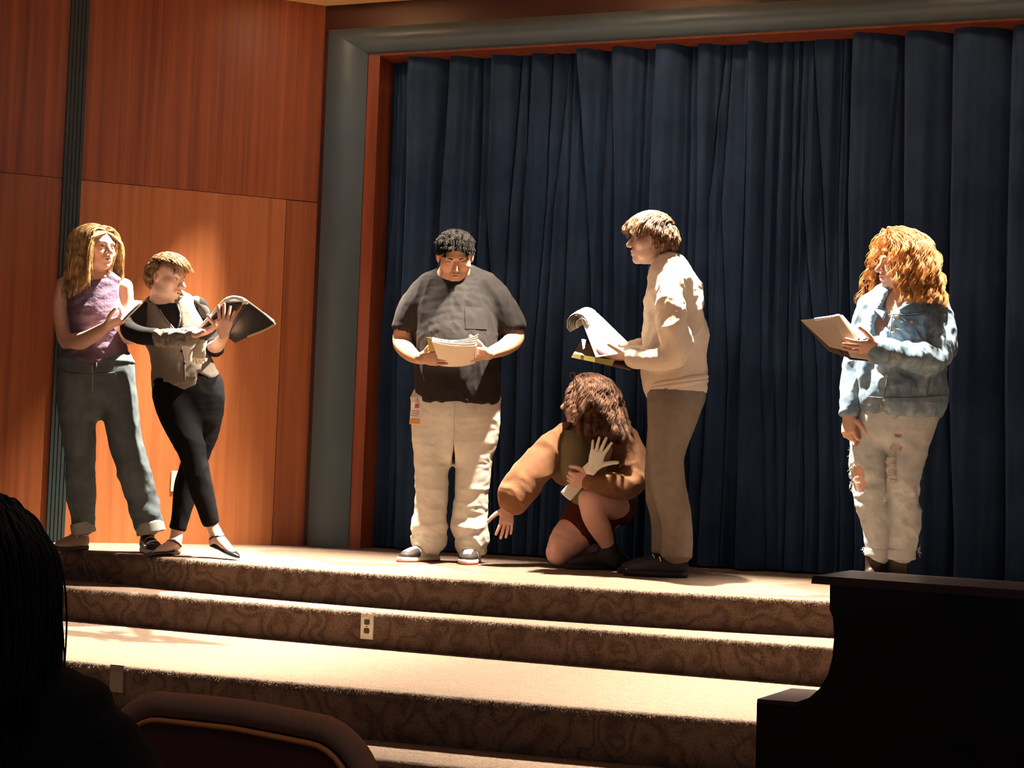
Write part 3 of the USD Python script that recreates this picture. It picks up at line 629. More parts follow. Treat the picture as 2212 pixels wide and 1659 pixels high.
class Figure:
    """one person: pixel joints of the photograph at the depth of the person"""
    def __init__(s, label, Y, skin, lip, skinmat='skin'):
        s.t = thing('person', label, 'person'); s.Y = Y; s.S = Solid(); s.fine = []; s.skin, s.lip = skin, lip; s.tints = []; s.m = skinmat
    def p(s, px, py, dy=0.0): return at(px, py, s.Y + dy)
    def foot(s, px, dy=0.0, py=1200):
        q = s.p(px, py, dy); q[2] = 0; return q
    def nodes(s, N):
        pts = [s.p(a[0], a[1], a[3]) for a in N]; ru = [a[2] * (s.Y + a[3]) / FPX for a in N]; rv = [a[4] if len(a) > 4 and a[4] else r for a, r in zip(N, ru)]
        return pts, ru, rv
    def ch(s, N, n=3, V=(0, 1, 0), flat0=None, flat1=None, grow=0.0, scale=1.0):
        pts, ru, rv = s.nodes(N); return chain(pts, np.array(ru) * scale + grow, np.array(rv) * scale + grow, V, n, flat0, flat1)
    def head(s, px, py, dy, yaw, pitch=0, roll=0, size=1.0, neck=None, neck_r=.052, lash=True, stubble=None, scalp=None, scalp_fn=None, flush=.5, **kw):
        s.hc, s.hR, s.hs, s.hw = s.p(px, py, dy), frame_of(yaw, pitch, roll), size, kw.get('wide', 1.0)
        if neck is not None:
            a = s.hc + s.hR @ (np.array([0, -.026, -.05]) * size); b = s.p(*neck); mid = (a + b) / 2 + s.hR @ np.array([0, -.006, 0])
            s.S.add(chain([a, mid, b, b + (0, 0, -.06)], [neck_r * .98, neck_r, neck_r * 1.12, neck_r * 1.3], n=2), .03)
        s.hP = head_ops(s.S, s.hc, s.hR, size, **kw)
        e = .145 * size; s.fine.append((s.hc - e, s.hc + e, .0026))
        s.tints.append(lambda v: face_tint(v, s.hc, s.hR, size, s.skin, s.lip, s.hw, flush, scalp, scalp_fn, lash, stubble))
    def hand(s, wrist, d, n, thumb, size=1.0, **kw):
        w = np.asarray(wrist, float); s.lasttips = hand_ops(s.S, w, d, n, thumb, size, **kw); pts = np.array(s.lasttips + [w, w + unit(d) * .09])
        s.fine.append((pts.min(0) - .03, pts.max(0) + .03, .0030)); return s.lasttips
    def build_body(s, h=.009):
        ms = [s.S.mesh(h, holes=[(a + 1.5 * h, b - 1.5 * h) for a, b, _ in s.fine])]
        done = []
        for a, b, hf in s.fine:
            ms.append(s.S.mesh(hf, a, b, holes=[(x + 2 * hf, y - 2 * hf) for x, y in done], smooth=3)); done.append((a, b))
        m = cat_mesh(ms); v = np.array(m.vertices)
        col = np.tile(np.asarray(s.skin, float), (len(v), 1))
        for fn in s.tints[:1]:
            near = (np.abs(v - s.hc) < .16 * s.hs).all(1); col[near] = fn(v[near])
        col *= (.94 + .12 * meshkit.noise(v * 40, 3))[:, None]
        obj('body', m, MAT[s.m], s.t, smooth=True, tint=col)
    def wear(s, name, S, material, h=.007, layers=None, mask=None, label=None, smooth=2, parent=None):
        m = S.mesh(h, smooth=smooth)
        if layers: m = wrinkle(m, layers, mask)
        s.last = np.array(m.vertices)
        return obj(name, m, MAT[material], parent or s.t, smooth=True, label=label)
    def snap(s, pts, off=.003, r=.012):
        """lays points on the front of the garment made last"""
        out = np.array(pts, float)
        for i, q in enumerate(out):
            k = (np.abs(s.last[:, 0] - q[0]) < r) & (np.abs(s.last[:, 2] - q[2]) < r)
            if k.any(): out[i, 1] = s.last[k, 1].min() - off
        return out
    def seam(s, name, N, m, r=.0022, off=.0):
        return obj(name, tube(s.snap(resample([s.p(a[0], a[1], 0) for a in N], 6), off), r, 6), MAT[m], s.t, smooth=True)
    def patch(s, name, c4, m, thick=.003, off=.003, nu=8, nv=6, parent=None, label=None):
        g = sheet(*[s.p(a[0], a[1], 0) for a in c4], thick, 0, nu, nv); v = np.array(g.vertices); n = len(v) // 2
        sn = s.snap(v[:n], off, .006); v[n:] = sn + (v[n:] - v[:n]); v[:n] = sn; g.vertices = v
        return obj(name, g, MAT[m], parent or s.t, smooth=30, label=label)

def strands(roots, normals, center, R, s, length, steps=11, lift=.3, flow=None, grav=.9, curl=(0, 30, 0), seed=0, colliders=(), clump=.0, jitter=.25, keepout=None):
    """hair paths grown from the scalp; flow(local position) -> local direction; curl = (amplitude, frequency per metre, growth)"""
    rng = np.random.default_rng(seed); n = len(roots); p = roots.copy(); out = [p.copy()]
    L = np.broadcast_to(length, (n,)) * rng.uniform(.82, 1.12, n); step = (L / (steps - 1))[:, None]
    v = normals.copy(); jit = rng.normal(0, jitter, (n, 3))
    cell = np.floor((roots - center) / .026); key = (cell @ np.array([73.1, 179.3, 283.7])); ph = (np.sin(key) * 43758.5) % 6.283
    for k in range(1, steps):
        loc = (p - center) @ R / s
        fl = (flow(loc) @ R.T) if flow is not None else 0
        t = k / (steps - 1); gm = 1.0
        if keepout is not None:
            q = np.linalg.norm((loc - keepout[0]) / keepout[1], axis=1); m = (q < 1.45)[:, None]; gm = np.where(m, .12, 1.0)
            sx = np.where(loc[:, 0] + keepout[2] > 0, 1.0, -1.0)[:, None]; fl = fl + m * (sx * R[:, 0] * 1.3 - R[:, 1] * .25)
        v = unit_rows(v * .55 + normals * lift * (1 - t) + fl * (1 - .8 * t) + np.array([0, 0, -1.0]) * grav * min(1, t * 2.2) * gm + jit * .3)
        p = p + v * step
        for (cc, rr, RR) in colliders:
            q = (p - cc) @ RR / rr; d = np.linalg.norm(q, axis=1); i = d < 1
            if i.any(): p[i] = cc + (q[i] / d[i, None] * rr) @ RR.T
        if keepout is not None:
            q = ((p - center) @ R / s - keepout[0]) / keepout[1]; d = np.linalg.norm(q, axis=1); i = d < 1
            if i.any(): p[i] = center + ((keepout[0] + q[i] / d[i, None] * keepout[1]) * s) @ R.T
        out.append(p.copy())
    A = np.stack(out, 1)
    if clump:
        _, inv = np.unique(np.round(key, 3), return_inverse=True); M = np.zeros((inv.max() + 1,) + A.shape[1:]); np.add.at(M, inv, A); cnt = np.bincount(inv)[:, None, None]
        A = A + ((M / cnt)[inv] - A) * (clump * np.linspace(0, 1, steps) ** .8)[None, :, None]
    if curl[0]:
        t = np.linspace(0, 1, steps)[None, :]; arc = L[:, None] * t; a = ph[:, None] + arc * curl[1] + rng.normal(0, .5, n)[:, None]
        e1 = R[:, 0]; e2 = R[:, 1]; amp = curl[0] * np.clip(t * curl[2], 0, 1) * rng.uniform(.6, 1.3, n)[:, None]
        A = A + (amp * np.sin(a))[..., None] * e1 + (amp * np.cos(a))[..., None] * e2
    return A
def scalp_zone(L):
    x, y, z = np.abs(L[:, 0]), L[:, 1], L[:, 2]
    return 1.0 * ((((z > .062) & (y < .074)) | ((y < -.004) & (z > .012)) | ((y < -.035) & (z > -.055))) & (x < .0765))
FACE = (np.array([0, .088, -.03]), np.array([.064, .062, .105]), 0.0)
def unit_rows(v): return v / (np.linalg.norm(v, axis=1, keepdims=True) + 1e-9)
def scalp(c, R, s, n, keep, seed=0, r=(.0765, .0975, .0865), off=(0, -.014, .034), wide=1.0):
    rng = np.random.default_rng(seed); d = unit_rows(rng.normal(size=(n * 3, 3))); loc = d * np.array(r) * [wide, 1, 1] + np.array(off)
    k = keep(loc); loc, d = loc[k][:n], unit_rows((d / np.array(r))[k][:n])
    return c + (loc * s) @ R.T, d @ R.T
WID = np.array([.0032, .0034, .0034, .0032, .0030, .0028, .0026, .0023, .0020, .0015, .0008])

def shoe_axes(heel, yaw, L=.28, pitch=0.0, lift=0.0):
    a = math.radians(yaw); f = np.array([math.sin(a), -math.cos(a), 0]); b = math.radians(pitch); up = np.array([0, 0, 1.0])
    r = np.cross(f, up); f, up = math.cos(b) * f - math.sin(b) * up, math.cos(b) * up + math.sin(b) * f
    h = np.asarray(heel, float) + (0, 0, lift); k = L / .28
    return lambda x, y, z: h + f * x * k + r * y * k + up * z * k
def shoe(fig, heel, yaw, L=.28, upper='shoe_black', sole='sole_white', kind='sneaker', pitch=0.0, sole_h=.026, extra=None, lift=0.0, width=1.0, tintfn=None, outsole=None):
    """heel: point on the floor under the heel; yaw as for faces"""
    a = math.radians(yaw); f = np.array([math.sin(a), -math.cos(a), 0]); b = math.radians(pitch); up = np.array([0, 0, 1.0])
    r = np.cross(f, up); f, up = math.cos(b) * f - math.sin(b) * up, math.cos(b) * up + math.sin(b) * f
    k = L / .28; h = np.asarray(heel, float) + (0, 0, lift); q = lambda x, y, z: h + f * x * k + r * y * k + up * z * k
    w = width; U = Solid(); lo, hi = h - .4, h + .4
    if kind == 'flat':
        U.add(chain([q(.03, 0, .018), q(.1, 0, .016), q(.18, 0, .016), q(.235, 0, .013), q(.268, 0, .010)], np.array([.026, .026, .036, .026, .006]) * k, np.array([.026, .018, .018, .014, .008]) * k, V=up), .01)
        U.cut(chain([q(.02, 0, .055), q(.1, 0, .05), q(.19, 0, .048), q(.205, 0, .05)], np.array([.024, .024, .03, .012]) * k, np.array([.03, .03, .027, .02]) * k, V=up), .004)
        U.below(q(0, 0, .003), -up, lo, hi)
        t = fig.wear('shoe', U, upper, h=.0035); return q, t
    if kind == 'boot':
        U.add(chain([q(.035, 0, .05), q(.11, 0, .052), q(.19, 0, .042), q(.245, 0, .034)], np.array([.036, .040, .046, .034]) * k * w, np.array([.046, .048, .038, .028]) * k, V=up), .02)
        U.add(chain([q(.05, 0, .05), q(.055, 0, .12), q(.05, 0, .20)], np.array([.042, .045, .05]) * k, V=f, flat1=.006), .03)
    else:
        U.add(chain([q(.035, 0, .045), q(.10, 0, .047), q(.17, 0, .042), q(.215, 0, .036), q(.252, 0, .030)], np.array([.034, .037, .043, .044, .030]) * k * w, np.array([.040, .044, .036, .029, .020]) * k, V=up), .02)
        U.add(chain([q(.045, 0, .05), q(.048, 0, .098)], np.array([.036, .037]) * k * w, np.array([.045, .042]) * k, V=f, flat1=.008), .02)
        U.cut(Seg(q(.05, 0, .085), q(.05, 0, .14), .029 * k, .03 * k, V=f), .004)
    U.below(q(0, 0, .012), -up, lo, hi)
    if tintfn is not None:
        m = U.mesh(.0034); loc = (np.array(m.vertices) - h) @ np.column_stack([f, r, up]) / k
        t = obj('shoe', m, MAT['cloth_tint'], fig.t, smooth=True, tint=tintfn(loc))
    else: t = fig.wear('shoe', U, upper, h=.004)
    B = Solid(); B.add(chain([q(.028, 0, .013), q(.09, 0, .013), q(.17, 0, .013), q(.22, 0, .013), q(.262, 0, .014)], np.array([.036, .037, .044, .046, .030]) * k * w, np.array([.03] * 5), V=up), .01)
    B.below(q(0, 0, .0), -up, lo, hi); B.below(q(0, 0, sole_h), up, lo, hi)
    obj('sole', B.mesh(.004), MAT[sole], t, smooth=35)
    if outsole:
        O_ = Solid(); O_.add(chain([q(.028, 0, .006), q(.09, 0, .006), q(.17, 0, .006), q(.22, 0, .007), q(.264, 0, .009)], np.array([.037, .038, .0455, .047, .031]) * k * w, np.array([.03] * 5), V=up), .01)
        O_.below(q(0, 0, -.001), -up, lo, hi); O_.below(q(0, 0, .010), up, lo, hi); obj('outsole', O_.mesh(.004), MAT[outsole], t, smooth=35)
    if kind == 'sneaker':
        for i in range(4):
            x = .125 + i * .018; z = .088 - i * .009
            pts = resample([q(x, -.030 * w, z - .017), q(x + .003, -.012, z - .0015), q(x + .003, .012, z - .0015), q(x, .030 * w, z - .017)], 3)
            obj('lace', tube(pts, .0034, 6), MAT['lace'], t, smooth=True)
    return q, t

mat('skin', (.6, .35, .25), .45, .35, tintattr=True)
mat('cloth_tint', (.5, .5, .5), .7, .2, tintattr=True)
mat('eye_white', (.75, .72, .68), .25, .5); mat('eye_iris', (.03, .025, .02), .2, .5); mat('eye_blue', (.08, .12, .14), .2, .5)
mat('brow', (.05, .028, .015), .8, .1); mat('brow_light', (.22, .11, .05), .8, .1)
mat('lace', (.72, .66, .55), .8, .1); mat('sole_white', (.66, .60, .50), .7, .2); mat('sole_dark', (.02, .018, .018), .7, .2); mat('sole_red', (.35, .05, .04), .6, .2)
mat('shoe_black', (.018, .015, .014), .6, .3); mat('shoe_tan', (.24, .17, .12), .8, .2); mat('shoe_gloss', (.012, .012, .012), .18, .5); mat('boot_brown', (.035, .016, .010), .45, .4); mat('shoe_white', (.62, .60, .54), .5, .3)
def hair_mat(name, c1, c2, c3, spec=.22):
    MAT[name] = usdkit.material(stage, '/World/Looks/' + name, {
        'tc': ('texture_coordinate', {}), 'n': ('noise_texture', {'scale': 38.0, 'detail': 2.0}), 'r': ('rgb_ramp', {'ramp': [(.3, c1), (.5, c2), (.7, c3)]}),
        'p': ('principled_bsdf', {'roughness': .6, 'specular_ior_level': spec})}, [('tc.object', 'n.vector'), ('n.fac', 'r.fac'), ('r.color', 'p.base_color')], surface='p.BSDF')
hair_mat('hair_blonde', (.22, .12, .045), (.46, .28, .115), (.62, .42, .20))
hair_mat('hair_short_blonde', (.11, .055, .022), (.27, .15, .065), (.50, .33, .16))
hair_mat('hair_black', (.006, .005, .004), (.012, .010, .008), (.022, .018, .014), .06)
hair_mat('hair_chestnut', (.045, .018, .011), (.13, .056, .030), (.30, .155, .085))
hair_mat('hair_brown', (.07, .032, .016), (.19, .095, .045), (.36, .21, .11))
hair_mat('hair_copper', (.20, .075, .02), (.48, .20, .05), (.66, .34, .10))
hair_mat('hair_dark', (.004, .004, .005), (.008, .007, .008), (.014, .012, .013))
mat('paper', (.80, .77, .70), .7, .2); mat('paper_shaded', (.66, .55, .42), .7, .2); mat('paper_edge', (.74, .71, .64), .8, .1, color2=(.45, .42, .38), stretch=(1, 1, 1), nscale=220)  # the tan page tone is white paper with its shade put into the colour
mat('binder_black', (.028, .026, .024), .5, .35); mat('binder_edge_highlight', (.42, .34, .16), .6, .2); mat('folder_olive', (.36, .29, .08), .6, .2); mat('folder_brown', (.13, .09, .06), .6, .2)
mat('glove_white', (.74, .69, .56), .85, .1, bump=(260, .3, .002)); mat('print_ink', (.16, .15, .15), .8, .1); mat('card_orange', (.70, .28, .05), .5, .3); mat('card_red', (.40, .09, .08), .6)
# ------------------------------------------------------------------ person in a purple sleeveless top at the left wall
mat('top_purple', (.125, .085, .13), .85, .15, color2=(.155, .105, .16), nscale=26, bump=(90, .7, .004)); mat('jeans_ink', (.072, .088, .094), .9, .1, color2=(.105, .122, .128), nscale=14, bump=(700, .25, .0015)); mat('cuff_grey', (.27, .26, .24), .9, .1)
F = Figure('person with long blonde hair in a purple sleeveless top and dark jeans', 8.35, (.62, .37, .27), (.50, .2, .16))
hairm = scalp_zone
F.head(212, 537, -.02, 50, -2, 2, .95, neck=(205, 602, .03), neck_r=.048, scalp=(.30, .17, .07), scalp_fn=hairm, mouth_open=.001)
tor = [(203, 588, 20, .03, .05), (201, 600, 44, .03, .075), (200, 616, 64, .03, .095), (206, 645, 62, .02, .115), (210, 690, 58, .0, .125), (210, 735, 58, .0, .12), (208, 770, 66, .0, .125), (208, 790, 69, .0, .13)]
armL = [(143, 618, 22, .04, .052), (136, 660, 22, .05, .05), (140, 705, 21, .04, .047), (150, 738, 21, -.02, .046), (180, 735, 18, -.14, .040), (212, 717, 14, -.26, .032), (234, 703, 11, -.34, .026)]
armR = [(268, 620, 19, .04, .050), (272, 660, 18, .05, .046), (279, 706, 17, .03, .042), (280, 728, 16, .0, .040), (270, 716, 13, -.06, .033), (260, 702, 10, -.15, .026)]
legL = [(172, 790, 44, .0, .11), (166, 840, 41, .0, .11), (168, 900, 38, .0, .10), (172, 960, 32, -.01, .088), (174, 1020, 28, -.02, .078), (175, 1060, 26, -.01, .074), (178, 1110, 23, .01, .07), (179, 1136, 21, .01, .064)]
legR = [(244, 790, 42, .0, .11), (252, 840, 40, .0, .11), (262, 900, 36, -.01, .10), (274, 960, 34, -.02, .088), (290, 1022, 32, -.03, .08), (303, 1065, 31, -.02, .076), (316, 1110, 27, -.01, .07), (321, 1132, 25, -.01, .066)]
F.S.add(F.ch(tor, scale=.93), .03)
for a in (armL, armR): F.S.add(F.ch(a), .022)
for a in (legL, legR): F.S.add(F.ch([(q[0], q[1], q[2] * .7, q[3], q[4] * .7) for q in a] + [(a[-1][0], 1150, 13, .03, .03)]), .02)
F.hand(F.p(234, 703, -.34), (.85, -.30, .30), (-.15, .30, .95), -1, .94, curl=(.75, .8, .85, .9), tcurl=.6, spread=.03)
F.hand(F.p(260, 701, -.155), (-.2, -.6, .5), (.3, .5, .8), 1, .88, curl=(.9, .95, 1.0, 1.0), tcurl=.6, spread=.03)
F.build_body()
T = Solid(); T.add(F.ch(tor[1:], flat1=.01), .02); T.add(F.ch([(146, 615, 8, .03, .05), (160, 612, 20, .03, .065), (200, 616, 40, .03, .08), (240, 612, 20, .03, .065), (258, 612, 8, .03, .05)]), .03)
T.cut(Ell(F.p(204, 594, -.02), (.075, .10, .038)), .006)
for a in (armL, armR): T.cut(F.ch([(q[0] + (-3 if a is armL else 3), q[1], q[2] + 1, q[3], q[4] + .03) for q in a[:3]]), .008)
T.add(F.ch([(208, 768, 67, 0, .128), (208, 784, 70, 0, .134)], flat1=.006), .01)
F.wear('sleeveless_top', T, 'top_purple', .006, [(.006, (9, 9, 16), 71, 1), (.003, (30, 30, 40), 72, 0)])
J = Solid(); J.add(F.ch(legL, flat1=.006), .012); J.add(F.ch(legR, flat1=.006), .012); J.add(F.ch([(208, 782, 70, .0, .132), (207, 815, 77, 0, .135), (207, 850, 76, 0, .115), (207, 868, 60, 0, .09)], flat0=.008), .03)
J.cut(F.ch([(212, 905, 2, -.12, .02), (216, 960, 6, -.1, .06)]), .008)
F.wear('jeans', J, 'jeans_ink', .0065, [(.010, (7, 7, 7), 73, 1), (.005, (16, 16, 12), 74, 1)], mask=lambda v: .4 + .9 * np.clip((.62 - v[:, 2]) / .5, 0, 1))
F.seam('fly_seam', [(214, 792), (215, 820), (213, 850)], 'cuff_grey', .0025); F.seam('belt_loop', [(222, 786), (222, 800)], 'jeans_ink', .006); F.seam('waist_seam', [(142, 806), (208, 812), (274, 806)], 'jeans_ink', .004)
for (x, y, w, d, tl) in ((179, 1141, 23, .01, 0), (324, 1140, 28, -.01, -8)):
    C = Solid(); C.add(F.ch([(x - 2, y - 12, w + 2, d, .080), (x + 3, y + 11, w + 3, d, .082)], flat0=.006, flat1=.006)); C.cut(F.ch([(x - 3, y - 16, w - 4, d, .058), (x + 4, y + 26, w - 3, d, .06)])); F.wear('rolled_cuff', C, 'cuff_grey', .005)
shoe(F, F.foot(184, .07), -20, .25, 'shoe_tan', 'sole_dark')
q, sh = shoe(F, F.foot(312, .07), 26, .255, 'shoe_black', 'sole_tan' if 'sole_tan' in MAT else 'sole_white')
for k in range(4): obj('eyelet', (lambda m: (m.apply_translation(q(.10 + .03 * k, .041 + .002 * k, .062 - .006 * k)), m)[1])(trimesh.creation.icosphere(1, .0042)), MAT['lace'], sh)
obj('heel_patch', sheet(q(.03, .038, .075), q(.07, .041, .075), q(.07, .043, .05), q(.03, .039, .05), .003, .002, hint=q(0, 1, 0) - q(0, 0, 0)), MAT['lace'], sh)
brow_mesh(F.hP, F.hs, 0, .8, F.t, 'brow_light'); eye_meshes(F.hP, F.hR, F.hs, F.t, (.2, 0), 'eye_blue')
hc, hR, hs = F.hc, F.hR, F.hs
keep = lambda l: ((l[:, 2] > .055) & ~((l[:, 1] > .072) & (l[:, 2] < .085))) | ((l[:, 1] < .02) & (l[:, 2] > -.03)) | ((l[:, 1] < -.02) & (l[:, 2] > -.06))
col = [(hc + hR @ np.array([0, -.012, .034]) * hs, np.array([.080, .099, .090]) * hs, hR), (hc + hR @ np.array([0, .018, -.03]) * hs, np.array([.068, .070, .09]) * hs, hR), (F.p(202, 632, .03), np.array([.17, .10, .085]), np.eye(3))]
r, nn = scalp(hc, hR, hs, 6500, keep, 43)
lr = (r - hc) @ hR / hs; Ln = np.where(lr[:, 2] > .03, .30, .21)
flow = lambda l: np.column_stack([np.where(np.abs(l[:, 0]) < .004, 1, np.sign(l[:, 0])) * np.where(l[:, 2] > .085, .8, .05), np.where(l[:, 1] > .05, .02, -.22), np.where(l[:, 2] > .09, -.15, -.8)])
A = strands(r, nn, hc, hR, hs, Ln, steps=13, lift=.12, flow=flow, grav=1.1, curl=(.005, 22, 1.2), seed=44, colliders=col, jitter=.08, clump=.5, keepout=FACE)
curves('hair', A, np.interp(np.linspace(0, 1, 13), np.linspace(0, 1, 11), WID) * .85, MAT['hair_blonde'], F.t)
bk = thing('thin_booklet', 'thin white booklet held by the person in the purple top', 'booklet')
o = F.Y - .43
obj('cover', sheet(at(256, 686, o + .10), at(290, 651, o + .12), at(308, 653, o), at(264, 696, o - .02), .005, 0, 6, 6, hint=(0, 0, 1)), MAT['paper'], bk)
obj('page', sheet(at(255, 683, o + .10), at(289, 648, o + .12), at(307, 650, o), at(263, 692, o - .02), .003, .004, 6, 6, hint=(0, 0, 1)), MAT['paper'], bk)
# ------------------------------------------------------------------ person in a grey vest leaning with crossed legs
mat('shirt_black', (.014, .012, .012), .9, .12, bump=(600, .15, .001)); mat('trouser_black', (.005, .0045, .005), .9, .06, bump=(700, .15, .001)); mat('vest_grey', (.155, .13, .11), .85, .15, color2=(.185, .155, .13), nscale=30, bump=(500, .2, .001)); mat('knit_grey', (.20, .175, .14), .95, .1, bump=(260, .4, .003)); mat('sleeve_grey', (.085, .075, .068), .9, .1)
F = Figure('person with short blonde hair in a grey vest and black trousers, leaning with crossed legs', 8.22, (.64, .40, .30), (.50, .2, .17))
hairm = scalp_zone
F.head(359, 600, -.02, 70, 10, 4, .97, neck=(352, 660, .03), neck_r=.046, scalp=(.18, .09, .035), scalp_fn=hairm, mouth_open=.003)
tor = [(350, 648, 22, .03, .05), (354, 662, 48, .03, .075), (364, 682, 66, .03, .095), (374, 712, 66, .02, .115), (382, 745, 60, .0, .12), (390, 780, 60, .0, .115), (396, 806, 66, .0, .12), (402, 830, 70, .0, .125)]
armL = [(304, 678, 22, .0, .055), (288, 700, 22, -.09, .055), (282, 712, 20, -.16, .052), (300, 722, 19, -.20, .046), (335, 728, 18, -.22, .044), (372, 730, 17, -.27, .042), (405, 728, 16, -.31, .038)]
armR = [(428, 662, 19, .05, .052), (444, 690, 17, .06, .048), (458, 726, 16, .04, .046), (463, 748, 16, -.02, .044), (470, 745, 13, -.14, .036), (478, 734, 11, -.25, .030), (484, 724, 10, -.33, .026)]
legA = [(372, 836, 40, -.02, .10), (380, 875, 40, -.04, .10), (394, 920, 36, -.06, .09), (412, 965, 30, -.08, .078), (422, 1005, 26, -.08, .068), (432, 1050, 25, -.07, .066), (446, 1098, 20, -.06, .056), (456, 1130, 16, -.05, .045)]
legB = [(436, 836, 44, .04, .10), (440, 875, 42, .06, .10), (438, 920, 36, .08, .09), (428, 970, 28, .08, .078), (412, 1015, 26, .08, .068), (402, 1055, 24, .08, .066), (392, 1105, 20, .06, .056), (383, 1142, 18, .05, .046)]
F.S.add(F.ch(tor, scale=.88), .03)
F.S.add(F.ch([(q[0], q[1], q[2] * .6, q[3], q[4] * .65) for q in armL] + [(418, 722, 10, -.33, .026)]), .02); F.S.add(F.ch(armR, grow=-.003), .02)
for a in (legA, legB): F.S.add(F.ch([(q[0], q[1], q[2] * .72, q[3], q[4] * .72) for q in a]), .02)
# bare insteps, inside the shoes
HA, HB = F.p(454, 1168, -.03) * (1, 1, 0), F.foot(388, .07); qa, qb = shoe_axes(HA, 48, .24, 12, .055), shoe_axes(HB, -30, .24)
for q_, top in ((qa, F.p(458, 1136, -.05)), (qb, F.p(382, 1152, .05))):
    F.S.add(chain([top, q_(.045, 0, .075), q_(.09, 0, .055), q_(.15, 0, .036), q_(.20, 0, .022)], [.030, .032, .030, .028, .022], [.030, .032, .026, .020, .012], V=q_(0, 0, 1) - q_(0, 0, 0)), .012)
    F.S.add(Ell(q_(.03, 0, .035), (.028, .028, .032)), .015)
F.hand(F.p(416, 722, -.33), (.92, -.15, .25), (.1, -.5, .85), -1, .95, curl=(.25, .3, .3, .3), tcurl=.3)
F.hand(F.p(484, 723, -.335), (.12, -.42, .9), (-.1, 1, .45), -1, .92, curl=(.22, .2, .22, .28), tcurl=.1, spread=.22)
F.build_body()
T = Solid(); T.add(F.ch(tor[:6], scale=.97), .02); T.add(F.ch(armL[:5], flat1=.01), .025); T.cut(Ell(F.p(352, 646, -.02), (.060, .08, .034)), .006)
T.add(F.ch(armR[:3], flat1=.01), .02)
T.add(F.ch([(452, 712, 17, .05, .048), (461, 744, 18, .01, .049), (464, 752, 18, -.03, .047)], flat1=.006), .01)
F.wear('black_shirt', T, 'shirt_black', .006, [(.006, (10, 10, 8), 81, 1)])
C = Solid(); C.add(F.ch([(343, 729, 17, -.225, .045), (372, 731, 18.5, -.27, .046), (404, 728, 18, -.308, .043), (416, 724, 17, -.325, .04)], flat0=.008, flat1=.006)); F.wear('knit_cuff', C, 'knit_grey', .005, [(.008, (26, 26, 26), 82, 1)])
S = Solid(); S.add(F.ch([(424, 654, 15, .045, .05), (432, 668, 19, .05, .054), (444, 690, 18, .06, .051), (452, 712, 17, .05, .049)], flat1=.01), .01); F.wear('grey_sleeve', S, 'sleeve_grey', .006, [(.004, (12, 12, 8), 83, 0)])
V = Solid(); V.add(F.ch([(q[0], q[1], q[2] + 2.5, q[3], q[4] + .008) for q in tor[1:]], flat1=.008), .02)
V.cut(chain([F.p(350, 640, -.06), F.p(366, 670, -.11), F.p(378, 700, -.135), F.p(390, 722, -.14)], [.055, .046, .032, .006], [.075, .075, .06, .04]), .004)
V.cut(Ell(F.p(352, 646, .0), (.075, .10, .036)), .006)
for a in (armL, armR): V.cut(F.ch([(q[0] + (-4 if a is armL else 6), q[1] - 4, q[2] - 1, q[3], q[4] + .03) for q in a[:2]]), .008)
V.below(F.p(409, 828, -.1), (.25, 0, -1), F.p(320, 860, -.3), F.p(409, 790, .3)); V.below(F.p(455, 818, -.1), (-.50, 0, -1), F.p(409, 860, -.3), F.p(500, 780, .3))
V.below(F.p(470, 803, -.1), (.7, 0, -.7), F.p(440, 860, -.3), F.p(520, 780, .3))
F.wear('vest', V, 'vest_grey', .006, [(.004, (9, 9, 7), 84, 1), (.002, (30, 30, 20), 85, 0)])
F.seam('vest_front_edge', [(391, 724), (402, 750), (409, 780), (411, 826)], 'vest_grey', .0035)
F.seam('lapel_edge', [(352, 672), (366, 692), (384, 712), (391, 724)], 'vest_grey', .005); F.seam('lapel_edge', [(384, 650), (396, 680), (396, 705), (391, 724)], 'vest_grey', .005)
for y in (738, 762, 788): 
    c = F.snap([F.p(398 + (y - 738) * .22, y, 0)], .002)[0]; k = trimesh.creation.cylinder(.006, .005, sections=12); k.apply_transform(trimesh.geometry.align_vectors([0, 0, 1], [0, -1, .1])); k.apply_translation(c); obj('button', k, MAT['shirt_black'], F.t)
J = Solid(); J.add(F.ch(legA, flat1=.006), .012); J.add(F.ch(legB, flat1=.006), .012); J.add(F.ch([(402, 816, 62, .0, .105), (406, 838, 71, .0, .118), (408, 865, 72, 0, .115), (410, 895, 62, 0, .10)], flat0=.01), .03)
F.wear('trousers', J, 'trouser_black', .0065, [(.006, (8, 8, 6), 86, 1)])
qa, s1 = shoe(F, HA, 48, .24, 'shoe_gloss', 'sole_dark', 'flat', pitch=12, lift=.055)
qb, s2 = shoe(F, HB, -30, .24, 'shoe_gloss', 'sole_dark', 'flat')
for q_, s_ in ((qa, s1), (qb, s2)):
    obj('ankle_strap', tube(resample([q_(.03, -.036, .05), q_(.07, -.036, .075), q_(.095, 0, .083), q_(.07, .036, .075), q_(.03, .036, .05)], 4), .0045, 6), MAT['shoe_gloss'], s_, smooth=True)
brow_mesh(F.hP, F.hs, 0, .8, F.t, 'brow_light'); eye_meshes(F.hP, F.hR, F.hs, F.t, (.1, -.25), 'eye_blue')
hc, hR, hs = F.hc, F.hR, F.hs
keep = lambda l: ((l[:, 2] > .058) & ~((l[:, 1] > .074) & (l[:, 2] < .082))) | ((l[:, 1] < -.002) & (l[:, 2] > -.0)) | ((l[:, 1] < -.04) & (l[:, 2] > -.06))
r, nn = scalp(hc, hR, hs, 5200, keep, 53); lr = (r - hc) @ hR / hs
col = [(hc + hR @ np.array([0, -.012, .034]) * hs, np.array([.078, .097, .088]) * hs, hR)]
